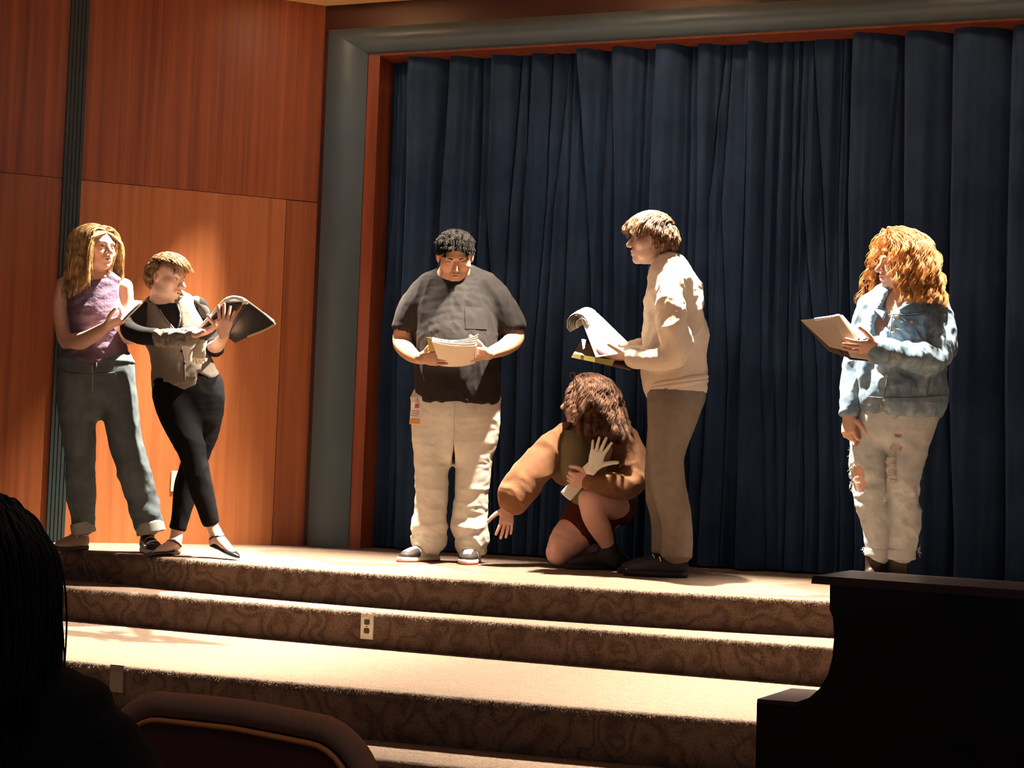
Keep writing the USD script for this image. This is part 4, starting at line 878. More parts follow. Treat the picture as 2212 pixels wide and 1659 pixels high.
flow = lambda l: np.column_stack([np.where(l[:, 2] > .06, -.55, 0) * 1.0, np.where(l[:, 2] > .06, np.where(l[:, 1] > .04, .25, .8), -.35), np.where(l[:, 2] > .06, .25, -.85)])
A = strands(r, nn, hc, hR, hs, np.where(lr[:, 2] > .07, .062, .036), lift=.55, flow=flow, grav=.55, curl=(.004, 70, 1.3), seed=54, colliders=col, jitter=.12, clump=.45)
curves('hair', A, WID * .85, MAT['hair_short_blonde'], F.t)

bn = thing('black_binder', 'open black script binder held up by the leaning person in the grey vest', 'binder')
o = F.Y - .34
v = lambda x, y, d=0.0: at(x, y, o + d)
obj('left_cover', sheet(v(418, 727, .05), v(486, 655, -.02), v(530, 652, -.02), v(440, 742, .07), .004, .006, 10, 6, hint=(0, -1, -.4)), MAT['binder_black'], bn, smooth=True)
obj('right_cover', sheet(v(533, 653, -.02), v(594, 699, -.06), v(508, 741, .06), v(486, 725, .08), .004, 0, 8, 6, hint=(0, -1, -.4)), MAT['binder_black'], bn, smooth=True)
obj('spine', tube(resample([v(534, 652, -.02), v(510, 690, .03), v(486, 728, .075)], 4), .008, 8), MAT['binder_black'], bn, smooth=True)
obj('page_block', sheet(v(414, 722, .05), v(480, 652, -.015), v(500, 642, .02), v(532, 650, .0), .010, .004, 10, 6, hint=(0, 0, 1)), MAT['paper_edge'], bn, smooth=True)
obj('page_curve', tube(resample([v(416, 724, .05), v(450, 690, .015), v(482, 653, -.015), v(500, 643, -.01), v(520, 645, -.01), v(533, 652, -.015)], 5), .009, 8), MAT['paper_edge'], bn, smooth=True)
obj('edge_highlight', tube(resample([v(536, 652, -.02), v(568, 676, -.04), v(594, 699, -.06)], 4), .004, 6), MAT['binder_edge_highlight'], bn, smooth=True)  # yellowish highlight along the cover edge, put into the colour
obj('edge_highlight', tube(resample([v(594, 700, -.06), v(572, 712, -.03), v(535, 727, .02)], 4), .005, 6), MAT['binder_edge_highlight'], bn, smooth=True)
obj('page_corner', sheet(v(570, 676, -.04), v(592, 693, -.058), v(590, 697, -.05), v(568, 681, -.03), .004, 0, 3, 3), MAT['paper'], bn)
obj('ring_clip', sheet(v(524, 650, -.025), v(538, 650, -.025), v(536, 657, -.025), v(522, 657, -.025), .008, .004, 4, 3), MAT['paper'], bn)
gv = thing('prop_glove', 'crumpled white glove tucked at the waist of the leaning person in the vest', 'glove')
S = Solid(); hand_ops(S, F.p(436, 742, -.27), (-.15, -.15, -1), (.25, .9, .0), 1, .86, curl=(.7, .8, .85, .9), tcurl=.6, k=.006)
S.add(chain([F.p(438, 728, -.25), F.p(436, 745, -.27)], [.02, .024], [.016, .016]), .01)
obj('glove_hand', S.mesh(.0032, smooth=2), MAT['glove_white'], gv, smooth=True)
# ------------------------------------------------------------------ young man in black T-shirt and pale jeans, reading
mat('tee_black', (.019, .016, .015), .9, .12, sheen=(.05, .5, (.6, .55, .5)), bump=(600, .15, .001))
mat('jeans_cream', (.54, .505, .43), .9, .1, color2=(.61, .575, .49), nscale=14, bump=(700, .2, .001))
F = Figure('person in a black T-shirt and baggy cream jeans looking down at an open booklet', 8.5, (.50, .26, .16), (.36, .12, .09))
dark = lambda L: np.clip((L[:, 2] - .045 + .25 * L[:, 1] * (L[:, 1] > 0) - .75 * np.clip(L[:, 1] - .05, 0, 1)) / .01, 0, 1) * (L[:, 1] < .075) + 1.0 * ((L[:, 1] < -.02) & (L[:, 2] > -.055) & (np.abs(L[:, 0]) < .079))
dark3 = lambda L: np.clip(dark(L), 0, 1)
F.head(983, 553, -.05, 6, 30, -3, 1.03, neck=(975, 606, .02), neck_r=.068, wide=1.10, jaw=1.25, eyes_open=False, stubble=(.10, .05, .03), scalp=(.02, .016, .013), scalp_fn=dark3)
tor = [(978, 592, 26, .03, .06), (980, 603, 52, .03, .085), (982, 620, 86, .03, .10), (983, 650, 96, .02, .13), (984, 700, 93, .0, .16), (986, 750, 87, -.02, .185), (987, 795, 89, -.02, .19), (988, 840, 91, -.01, .185), (989, 868, 93, -.01, .18)]
armL = [(908, 632, 26, .03, .062), (888, 675, 26, .03, .062), (873, 716, 24, .02, .058), (869, 742, 22, .0, .052), (884, 762, 19, -.12, .046), (900, 773, 15, -.24, .036), (910, 775, 13, -.31, .03)]
armR = [(1062, 628, 28, .03, .062), (1088, 670, 27, .03, .062), (1106, 712, 25, .02, .058), (1110, 733, 23, .0, .052), (1090, 750, 20, -.12, .046), (1066, 760, 16, -.24, .036), (1053, 765, 13, -.31, .03)]
legL = [(936, 868, 46, .0, .115), (934, 930, 42, .0, .11), (933, 990, 37, .0, .10), (932, 1060, 34, -.005, .09), (930, 1110, 32, .0, .085), (927, 1136, 36, .0, .09), (925, 1150, 31, 0, .085), (926, 1161, 34, 0, .088), (924, 1171, 29, 0, .08), (922, 1180, 27, 0, .075)]
legR = [(1032, 868, 46, .0, .115), (1028, 930, 44, .0, .11), (1024, 990, 38, .0, .10), (1020, 1055, 35, -.005, .09), (1015, 1110, 35, .0, .085), (1015, 1134, 37, .0, .09), (1020, 1150, 33, 0, .085), (1022, 1162, 33, 0, .088), (1019, 1174, 29, 0, .08), (1019, 1183, 26, 0, .075)]
F.S.add(F.ch(tor[:-2], scale=.85), .03); F.S.add(F.ch(armL, grow=-.004), .02); F.S.add(F.ch(armR, grow=-.004), .02)
F.S.add(F.ch([(a[0], a[1], 24, a[3], .06) for a in legL[:-2]]), .02); F.S.add(F.ch([(a[0], a[1], 24, a[3], .06) for a in legR[:-2]]), .02)
F.hand(F.p(908, 775, -.315), (.95, -.30, .03), (.25, .9, .35), -1, 1.0, curl=(.12, .14, .16, .18), tcurl=.25, spread=.05)
F.hand(F.p(1054, 766, -.315), (-.95, -.30, -.05), (-.25, .9, .35), 1, 1.0, curl=(.12, .14, .16, .18), tcurl=.25, spread=.05)
F.build_body()
T = Solid()
T.add(F.ch(tor[1:], flat1=.012), .02)
slv = dict(flat1=.008)
sL = [(925, 625, 30, .03, .085), (900, 655, 32, .03, .085), (884, 690, 32, .025, .082), (876, 713, 31, .02, .078)]
sR = [(1045, 622, 32, .03, .085), (1075, 652, 34, .03, .085), (1094, 688, 35, .025, .082), (1104, 713, 35, .02, .078)]
T.add(F.ch(sL, **slv), .03); T.add(F.ch(sR, **slv), .03)
T.cut(F.ch([(880, 700, 25, .022, .066), (874, 724, 27, .02, .07)]), .004); T.cut(F.ch([(1099, 700, 29, .022, .066), (1107, 725, 30, .02, .07)]), .004)
T.cut(Ell(F.p(979, 588, -.0), (.085, .10, .050)), .008)
T.cut(F.ch([(988, 858, 85, -.01, .165), (989, 880, 86, -.01, .17)]), .004)
T.below(F.p(989, 870, -.1), (0, 0, -1), F.p(880, 885, -.4), F.p(1100, 860, .4))
F.wear('t_shirt', T, 'tee_black', .0065, [(.010, (5, 5, 3), 4, 0), (.007, (13, 13, 5), 8, 1), (.003, (34, 34, 16), 2, 0)])
F.patch('chest_pocket', [(1005, 667), (1056, 669), (1053, 716), (1008, 716)], 'tee_black', .002, .0008)
obj('collar_band', tube(resample([F.p(946, 588, .03), F.p(955, 602, -.035), F.p(980, 617, -.085), F.p(1006, 604, -.035), F.p(1016, 587, .03)], 6), .006, 8), MAT['tee_black'], F.t, smooth=True)
J = Solid(); J.add(F.ch(legL, flat1=.012), .01); J.add(F.ch(legR, flat1=.012), .012)
J.add(F.ch([(985, 862, 92, .0, .16), (985, 890, 93, 0, .155), (985, 930, 90, .0, .13), (985, 958, 84, 0, .11)], flat0=.01), .03)
J.cut(F.ch([(921, 1186, 22, 0, .065), (919, 1215, 24, 0, .07)]), .004); J.cut(F.ch([(1019, 1188, 22, 0, .065), (1019, 1215, 24, 0, .07)]), .004)
J.cut(F.ch([(980, 962, 3, -.14, .03), (978, 1010, 6, -.1, .2)]), .006)
low = lambda v: .35 + 1.1 * np.clip((.42 - v[:, 2]) / .42, 0, 1) ** 1.5
F.wear('jeans', J, 'jeans_cream', .0065, [(.012, (5, 5, 9), 14, 1), (.006, (12, 12, 20), 3, 1), (.004, (30, 30, 30), 5, 0)], mask=low)
F.seam('fly_seam', [(984, 872), (982, 920), (979, 962)], 'jeans_cream', .0035)
# sneakers: dark and cream patches, red side flash
def panels(L):
    x, y, z = L.T; ay = np.abs(y); col = np.tile([.60, .56, .48], (len(L), 1))
    toe_rim = (x > .175) & ((ay > .020 + .05 * (.245 - x)) | (x > .245)); collar = (x < .145) & (z > .070) | (x < .03); lace_stay = (x > .10) & (x < .17) & (ay > .014) & (ay < .030) & (z > .045)
    col[toe_rim | collar | lace_stay] = [.035, .026, .022]
    flash = (x > .05) & (x < .11) & (z > .034 + .25 * np.abs(x - .075)) & (z < .060 - .15 * np.abs(x - .08)); col[flash] = [.36, .06, .045]
    return col
for (hx, hy, yaw, wd) in ((945, .06, -40, 1.05), (1025, .09, -8, 1.1)):
    shoe(F, F.foot(hx, hy), yaw, .275, 'shoe_white', 'sole_white', 'sneaker', width=wd, tintfn=panels, outsole='sole_red')
brow_mesh(F.hP, F.hs, -.001, .9, F.t)
# short wavy black hair
keep = lambda l: (l[:, 2] > .018) & ~((l[:, 1] > .066) & (l[:, 2] < .066)) & ~((np.abs(l[:, 0]) > .055) & (l[:, 2] < .03) & (l[:, 1] > .02)) | ((l[:, 1] < -.03) & (l[:, 2] > -.04))
r, nn = scalp(F.hc, F.hR, F.hs, 5200, keep, 3, wide=1.08)
lz = ((r - F.hc) @ F.hR)[:, 2]
A = strands(r, nn, F.hc, F.hR, F.hs, np.where(lz > .075, .050, .024), lift=.45, flow=lambda l: np.column_stack([.2 * l[:, 0] / .07, .75 + 0 * l[:, 0], .15 + 0 * l[:, 0]]), grav=.3, curl=(.005, 80, 2), seed=4, jitter=.2, clump=.32)
curves('hair', A, WID * .85, MAT['hair_black'], F.t)

bk = thing('open_booklet', 'open booklet with shade-toned back page held by the person in the black T-shirt', 'booklet')
o = F.Y
TL, TR, BR, BL = at(933, 738, o - .46), at(1027, 747, o - .46), at(1023, 786, o - .30), at(951, 790, o - .30)
obj('back_page', sheet(TL, TR, BR, BL, .002, .012, 14, 6, hint=(0, -1, -.3)), MAT['paper_shaded'], bk)
up = np.array([0, .004, .006])
for k in range(4):
    obj('page', sheet(TL + up * (k + 1), TR + up * (k + 1) + (.004 * k, 0, .004 * k), BR + up * (k + 1), BL + up * (k + 1), .0015, -.004 - .004 * k, 14, 6, curl=.012 + .006 * k, hint=(0, 1, 1)), MAT['paper'], bk)
obj('page_flap', sheet(at(922, 729, o - .44), TL + up, BL + up, at(930, 775, o - .31), .002, -.01, hint=(0, -1, 0)), MAT['folder_olive'], bk)
obj('rolled_edge', tube(resample([TR + (.0, .01, .004), (TR + BR) / 2 + (.006, .012, .008), BR + (.0, .012, .010)], 4), .008, 8), MAT['paper'], bk, smooth=True)
bd = thing('id_badge', 'white and orange identity badge clipped at the waist of the cream jeans', 'badge')
b = lambda x, y, d=-.10: at(x, y, o + d)
obj('card', sheet(b(889, 868), b(911, 869), b(907, 917), b(884, 916), .003), MAT['paper'], bd)
obj('orange_band', sheet(b(885.5, 905, -.1045), b(908, 906, -.1045), b(907, 916, -.1045), b(884.5, 915, -.1045), .001), MAT['card_orange'], bd)
obj('photo', sheet(b(897, 873, -.1045), b(907, 873, -.1045), b(906, 881, -.1045), b(896, 881, -.1045), .001), MAT['card_red'], bd)
for k in range(3): obj('print_line', sheet(b(889 - k, 887 + 5 * k, -.1045), b(905 - k, 888 + 5 * k, -.1045), b(905 - k, 889.2 + 5 * k, -.1045), b(889 - k, 888.2 + 5 * k, -.1045), .0006), MAT['card_red'], bd)
obj('clip', tube([b(900, 862, -.10), b(900, 871, -.107)], .006, 6), MAT['plate_ivory'], bd)
# ------------------------------------------------------------------ kneeling person in a brown jacket
mat('fleece_brown', (.175, .078, .038), .95, .1, color2=(.22, .10, .05), nscale=20, sheen=(.3, .5, (.9, .6, .4)), bump=(300, .4, .002))
mat('ribknit_brown', (.16, .06, .028), .95, .1, bump=(300, .4, .002)); mat('top_olive', (.17, .135, .07), .9, .1, bump=(500, .2, .001)); mat('skirt_maroon', (.075, .016, .012), .9, .1, bump=(500, .2, .001))
F = Figure('kneeling person with long curly chestnut hair in a brown jacket, reaching out one hand', 8.45, (.62, .34, .26), (.45, .17, .14))
hairm = scalp_zone
F.head(1262, 868, -.02, -100, 2, 0, .98, neck=(1262, 928, .04), neck_r=.05, scalp=(.12, .045, .022), scalp_fn=hairm)
tor = [(1258, 918, 22, .04, .06), (1268, 934, 52, .04, .09), (1286, 955, 72, .05, .115), (1288, 1000, 62, .06, .125), (1282, 1040, 52, .06, .12), (1288, 1075, 50, .06, .13), (1302, 1105, 54, .06, .14)]
armA = [(1226, 938, 26, .0, .065), (1196, 968, 34, -.03, .075), (1168, 1000, 36, -.06, .078), (1138, 1035, 36, -.09, .078), (1115, 1068, 34, -.12, .075), (1104, 1086, 30, -.13, .066)]
armB = [(1350, 950, 32, .03, .07), (1366, 985, 29, .0, .07), (1372, 1022, 28, -.05, .068), (1354, 1050, 26, -.12, .062), (1318, 1050, 24, -.19, .054), (1285, 1040, 20, -.23, .046), (1270, 1038, 18, -.245, .042)]
thighB = [(1335, 1098, 34, .05, .085), (1318, 1090, 34, -.05, .082), (1296, 1083, 31, -.14, .072), (1276, 1084, 25, -.21, .058)]
shinB = [(1277, 1086, 25, -.21, .058), (1282, 1112, 26, -.19, .060), (1297, 1142, 24, -.16, .056), (1312, 1176, 16, -.13, .040), (1318, 1200, 14, -.12, .036)]
thighA = [(1288, 1108, 40, .05, .09), (1258, 1135, 42, -.01, .092), (1228, 1165, 40, -.06, .084), (1207, 1193, 28, -.09, .062)]
shinA = [(1206, 1196, 24, -.08, .056), (1235, 1198, 24, .0, .055), (1268, 1193, 21, .1, .05), (1298, 1194, 15, .2, .036), (1320, 1200, 13, .27, .03)]
F.S.add(F.ch(tor, scale=.88), .03)
F.S.add(F.ch([(q[0], q[1], q[2] * .5, q[3], q[4] * .5) for q in armA] + [(1098, 1096, 11, -.14, .026)]), .02); F.S.add(F.ch([(q[0], q[1], q[2] * .62, q[3], q[4] * .7) for q in armB]), .02)
for a in (thighB, shinB, thighA, shinA): F.S.add(F.ch(a), .018)
F.S.add(Ell(F.p(1271, 1072, -.215), (.045, .045, .042)), .02)
F.hand(F.p(1099, 1094, -.14), (-.10, -.25, -1), (-.35, .85, -.1), 1, 1.0, curl=(.14, .12, .16, .2), tcurl=.25, spread=.16)
F.hand(F.p(1272, 1040, -.245), (-1, -.25, .05), (.25, .9, .2), 1, 1.0, curl=(1.05, 1.1, 1.1, 1.1), tcurl=.75)
F.build_body()
O = Solid(); O.add(F.ch([(1252, 930, 26, .0, .07), (1246, 955, 40, -.03, .09), (1244, 990, 40, -.05, .10), (1250, 1025, 38, -.05, .11), (1268, 1060, 40, -.02, .12)]), .02); O.cut(Ell(F.p(1240, 922, -.02), (.05, .08, .03)), .01)
F.wear('olive_top', O, 'top_olive', .007, [(.004, (10, 10, 8), 61, 0)])
K = Solid(); K.add(F.ch([(1288, 1062, 46, .05, .135), (1290, 1090, 54, .05, .15), (1280, 1110, 56, .03, .14)]), .02); K.add(F.ch([(1285, 1108, 45, .04, .10), (1262, 1130, 46, -.01, .10), (1246, 1144, 44, -.03, .098)], flat1=.008), .03); K.add(F.ch([(1335, 1096, 38, .05, .092), (1315, 1092, 37, -.02, .09)], flat1=.008), .03)
F.wear('skirt', K, 'skirt_maroon', .007, [(.005, (9, 9, 9), 63, 1)])
J = Solid()
J.add(F.ch([(1268, 926, 30, .07, .07), (1300, 945, 62, .08, .10), (1322, 985, 52, .09, .12), (1322, 1030, 46, .09, .13), (1322, 1062, 44, .08, .135)], flat1=.01), .03)
J.add(F.ch(armA, flat1=.01), .04); J.add(F.ch(armB, flat1=.008), .03)
J.add(F.ch([(1224, 950, 24, .02, .06), (1212, 995, 26, .05, .07), (1222, 1028, 22, .06, .07)]), .04)
J.cut(F.ch([(1256, 915, 20, -.05, .10), (1244, 960, 36, -.10, .11), (1246, 1000, 36, -.12, .12), (1252, 1040, 32, -.12, .12)]), .01)
J.cut(Ell(F.p(1256, 920, .0), (.06, .07, .03)), .01)
F.wear('jacket', J, 'fleece_brown', .007, [(.012, (7, 7, 7), 65, 1), (.006, (15, 15, 12), 66, 0)], mask=lambda v: .5 + .8 * np.exp(-((v[:, 2] - .45) / .15) ** 2))
a0, a1 = F.p(1106, 1084, -.13), F.p(1100, 1094, -.138); C = Solid(); C.add(Seg(a0, a1, .045, .038, cap0=.008, cap1=.008)); F.wear('cuff', C, 'fleece_brown', .006)
a0, a1 = F.p(1282, 1040, -.235), F.p(1268, 1037, -.247); C = Solid(); C.add(Seg(a0 + (a0 - a1) * 1.6, a1, .044, .041, cap0=.008, cap1=.008)); F.wear('cuff', C, 'ribknit_brown', .006)
q, s1 = shoe(F, F.foot(1330, -.10) , -75, .25, 'shoe_black', 'sole_dark', 'boot')
S2 = Solid(); S2.add(F.ch([(1316, 1180, 19, -.125, .046), (1319, 1200, 20, -.12, .048), (1322, 1212, 22, -.12, .05)], flat0=.006)); F.wear('sock', S2, 'shoe_black', .006)
shoe(F, F.p(1322, 1200, .30) * (1, 1, 0) + (0, 0, .03), 88, .22, 'shoe_black', 'sole_dark', 'flat', pitch=40, lift=.06)
brow_mesh(F.hP, F.hs, 0, .9, F.t); eye_meshes(F.hP, F.hR, F.hs, F.t)
hc, hR, hs = F.hc, F.hR, F.hs
keep = lambda l: ((l[:, 2] > .05) & ~((l[:, 1] > .072) & (l[:, 2] < .075))) | ((l[:, 1] < .035) & (l[:, 2] > -.03)) | ((l[:, 1] < -.0) & (l[:, 2] > -.06))
col = [(hc + hR @ np.array([0, -.012, .034]) * hs, np.array([.082, .101, .092]) * hs, hR), (hc + hR @ np.array([0, .018, -.03]) * hs, np.array([.068, .07, .09]) * hs, hR), (F.p(1290, 960, .06), np.array([.155, .115, .085]), np.eye(3))]
r, nn = scalp(hc, hR, hs, 9500, keep, 33)
lr = (r - hc) @ hR / hs; Ln = np.where(lr[:, 1] > .05, .20, .29); Ln = np.where(lr[:, 2] < .02, .19, Ln)
flow = lambda l: np.column_stack([.8 * l[:, 0] / .08, np.where(l[:, 1] > .05, -.1, -.5), np.where(l[:, 2] > .09, -.05, -.5)])
A = strands(r, nn, hc, hR, hs, Ln, steps=14, lift=.3, flow=flow, grav=1.1, curl=(.014, 60, 1.5), seed=34, colliders=col, jitter=.07, clump=.72, keepout=(np.array([0, .10, -.03]), np.array([.092, .062, .11]), 0.0))
# the hair is swinging out behind the head
sw = np.clip((hc[2] - A[..., 2]) / .25, 0, 1); A[..., 0] += .06 * sw ** 1.5 * np.clip((A[:, :1, 0] - hc[0] + .05) / .1, .1, 1)
curves('hair', A, np.interp(np.linspace(0, 1, 14), np.linspace(0, 1, 11), WID) * .7, MAT['hair_chestnut'], F.t)
# prop glove in the fist
gv = thing('prop_glove', 'white stuffed glove with splayed fingers raised from the fist of the kneeling person', 'glove')
S = Solid(); hd = F.p(1284, 1010, -.30); dd = unit(F.p(1297, 962, -.30) - F.p(1277, 1018, -.30))
tips = hand_ops(S, F.p(1279, 1012, -.30), dd, (.25, .95, .05), 1, 1.0, curl=(.05, .03, .05, .1), tcurl=-.15, spread=.24, k=.006)
S.ops = [(o, k, ps) for o, k, ps in S.ops]
obj('glove_hand', S.mesh(.0032, smooth=2), MAT['glove_white'], gv, smooth=True)
C = Solid(); C.add(chain([F.p(1281, 1008, -.285), F.p(1258, 1030, -.235), F.p(1240, 1052, -.225), F.p(1222, 1072, -.235)], [.034, .034, .033, .034], [.012, .010, .010, .010], V=(.2, .95, 0), flat1=.004)); obj('glove_cuff', C.mesh(.004), MAT['glove_white'], gv, smooth=True)
# ------------------------------------------------------------------ tall person in a beige sweater, in profile
mat('knit_beige', (.60, .49, .38), .95, .1, sheen=(.2, .5, (1, .95, .85)), bump=(420, .3, .0015), color2=(.64, .53, .42), nscale=30)
mat('chino_taupe', (.19, .15, .115), .9, .1, color2=(.22, .175, .135), nscale=24, bump=(700, .15, .001))
F = Figure('tall person with wavy brown hair in a beige sweater and taupe trousers, in profile', 8.06, (.62, .40, .30), (.48, .2, .16))
hairm = scalp_zone
F.head(1407, 516, 0, -88, 3, 0, 1.04, neck=(1438, 584, .02), neck_r=.054, scalp=(.16, .08, .04), scalp_fn=hairm, mouth_open=.002, nose=-.5)
tor = [(1440, 574, 26, .0, .07), (1446, 588, 42, .0, .13), (1452, 612, 50, .0, .185), (1456, 650, 58, .0, .20), (1459, 700, 63, .0, .19), (1459, 750, 66, .0, .175), (1457, 790, 69, .0, .17), (1457, 815, 68, .0, .172), (1460, 834, 65, .0, .17)]
armN = [(1448, 612, 24, -.17, .07), (1452, 650, 27, -.21, .075), (1457, 700, 29, -.235, .075), (1460, 745, 31, -.235, .07), (1447, 770, 27, -.22, .06), (1415, 778, 23, -.17, .055), (1382, 776, 19, -.12, .048), (1362, 773, 15, -.09, .04)]
armF = [(1440, 612, 24, .16, .07), (1432, 660, 25, .21, .07), (1432, 710, 25, .22, .065), (1428, 745, 24, .2, .06), (1400, 755, 21, .14, .05), (1366, 758, 16, .08, .042), (1350, 760, 13, .05, .036)]
legN = [(1462, 842, 57, -.05, .095), (1456, 880, 56, -.085, .10), (1447, 930, 47, -.09, .095), (1439, 985, 38, -.09, .085), (1441, 1030, 39, -.085, .08), (1450, 1070, 34, -.08, .075), (1460, 1120, 31, -.08, .07), (1463, 1165, 32, -.08, .07), (1461, 1202, 33, -.08, .072)]
legF = [(1458, 845, 55, .07, .095), (1450, 900, 50, .10, .09), (1440, 960, 42, .10, .085), (1432, 1020, 36, .10, .08), (1432, 1070, 33, .10, .075), (1438, 1130, 30, .10, .07), (1440, 1192, 31, .10, .07)]
F.S.add(F.ch(tor, scale=.85), .03)
for a in (armN, armF): F.S.add(F.ch([(q[0], q[1], q[2] * .6, q[3], q[4] * .7) for q in a]), .02)
for a in (legN, legF): F.S.add(F.ch([(q[0], q[1], q[2] * .6, q[3], q[4] * .7) for q in a]), .02)
F.hand(F.p(1360, 772, -.085), (-1, .15, -.02), (.1, .25, 1), 1, 1.05, curl=(.2, .25, .3, .3), tcurl=.3)
F.hand(F.p(1348, 758, .05), (-.95, -.25, .0), (.1, -.2, 1), -1, 1.05, curl=(.2, .25, .3, .3), tcurl=.3)
F.build_body()
T = Solid(); T.add(F.ch(tor, flat1=.012), .02); T.add(F.ch(armN, flat1=.008), .03); T.add(F.ch(armF, flat1=.008), .03)
T.add(F.ch([(1460, 826, 66, 0, .165), (1461, 832, 65, 0, .163)], flat1=.01), .008)
T.cut(Ell(F.p(1417, 566, 0), (.078, .062, .05)), .006)
sl = lambda v: .6 + .9 * np.exp(-((v[:, 2] - 1.28) / .25) ** 2)
F.wear('sweater', T, 'knit_beige', .0065, [(.014, (7, 7, 4), 21, 1), (.008, (16, 16, 9), 22, 0), (.003, (40, 40, 30), 23, 0)], mask=sl)
t = np.linspace(0, 2 * np.pi, 40); L0, L1 = F.p(1396, 843, 0), F.p(1526, 823, 0); cc, ax = (L0 + L1) / 2, (L1 - L0) / 2
for k in range(2): obj('hem_rib', tube([cc + ax * math.cos(q) * .97 + np.array([0, .172 * math.sin(q), .020 * k]) for q in t], .0145, 8), MAT['knit_beige'], F.t, smooth=True)
cb = tube(resample([F.p(1411, 590, -.03), F.p(1424, 592, -.075), F.p(1446, 582, -.085), F.p(1466, 572, -.06), F.p(1474, 568, 0)], 6), .0075, 8); obj('collar_rib', cb, MAT['knit_beige'], F.t, smooth=True)
J = Solid(); J.add(F.ch(legN, flat1=.006), .012); J.add(F.ch(legF, flat1=.006), .02)
J.add(F.ch([(1462, 830, 57, 0, .135), (1461, 850, 61, 0, .152), (1456, 880, 52, 0, .14)], flat0=.01), .03)
F.wear('trousers', J, 'chino_taupe', .0065, [(.006, (6, 6, 4), 31, 1), (.003, (14, 14, 5), 32, 1)], mask=lambda v: .45 + 1.1 * np.exp(-((v[:, 2] - .42) / .16) ** 2) + .5 * np.exp(-((v[:, 2] - .85) / .08) ** 2))
obj('pocket_seam', tube(resample([F.p(1437, 838, -.175), F.p(1443, 850, -.180), F.p(1446, 862, -.180)], 4), .003, 6), MAT['chino_taupe'], F.t, smooth=True)
shoe(F, F.foot(1487, -.08), -90, .30, 'shoe_black', 'sole_dark')
q, sh = shoe(F, F.foot(1470, .10), -84, .30, 'shoe_black', 'sole_dark')
obj('toe_rim', tube(resample([q(.20, .044, .018), q(.245, .034, .018), q(.272, .0, .020), q(.245, -.034, .022), q(.19, -.042, .026)], 4), .006, 6), MAT['sole_white'], sh, smooth=True, label='white rubber rim round the toe')
brow_mesh(F.hP, F.hs, 0, 1, F.t)
eye_meshes(F.hP, F.hR, F.hs, F.t, (0, -.15))
# glasses
gl = F.hP
for s in (-1, 1):
    a = np.linspace(0, 2 * np.pi, 15); pts = [gl(s * .034 + .022 * math.cos(t), .097 - .006 * abs(math.cos(t) * s + 1) * .5, -.002 + .018 * math.sin(t)) for t in a]
    obj('glasses_rim', tube(pts, .0016, 6), MAT['binder_black'], F.t, smooth=True); obj('glasses_arm', tube([gl(s * .057, .094, .006), gl(s * .078, .05, .008), gl(s * .080, .0, .006)], .0015, 6), MAT['binder_black'], F.t, smooth=True)
obj('glasses_bridge', tube([gl(-.012, .099, .002), gl(0, .103, .004), gl(.012, .099, .002)], .0015, 6), MAT['binder_black'], F.t, smooth=True)
# wavy mid-length hair swept forward over the brow
keep = lambda l: ((l[:, 2] > .045) & ~((l[:, 1] > .068) & (l[:, 2] < .075))) | ((l[:, 1] < .006) & (l[:, 2] > -.01)) | ((l[:, 1] < -.03) & (l[:, 2] > -.07))
hc, hR, hs = F.hc, F.hR, F.hs
col = [(hc + hR @ np.array([0, -.012, .034]) * hs, np.array([.081, .099, .09]) * hs, hR), (hc + hR @ np.array([0, .03, -.03]) * hs, np.array([.066, .064, .086]) * hs, hR)]
r, nn = scalp(hc, hR, hs, 7500, keep, 13)
flow = lambda l: np.column_stack([.55 * l[:, 0] / .07, np.where(l[:, 2] > .06, .75, -.15), np.where(l[:, 2] > .06, .10, -.75)])
A = strands(r, nn, hc, hR, hs, np.where(((r - hc) @ hR)[:, 2] > .06, .100, .066), lift=.35, flow=flow, grav=.75, curl=(.007, 60, 1.5), seed=14, colliders=col, jitter=.08, clump=.4, keepout=(np.array([0, .095, -.045]), np.array([.062, .06, .08]), 0.0))
curves('hair', A, WID * .8, MAT['hair_brown'], F.t)

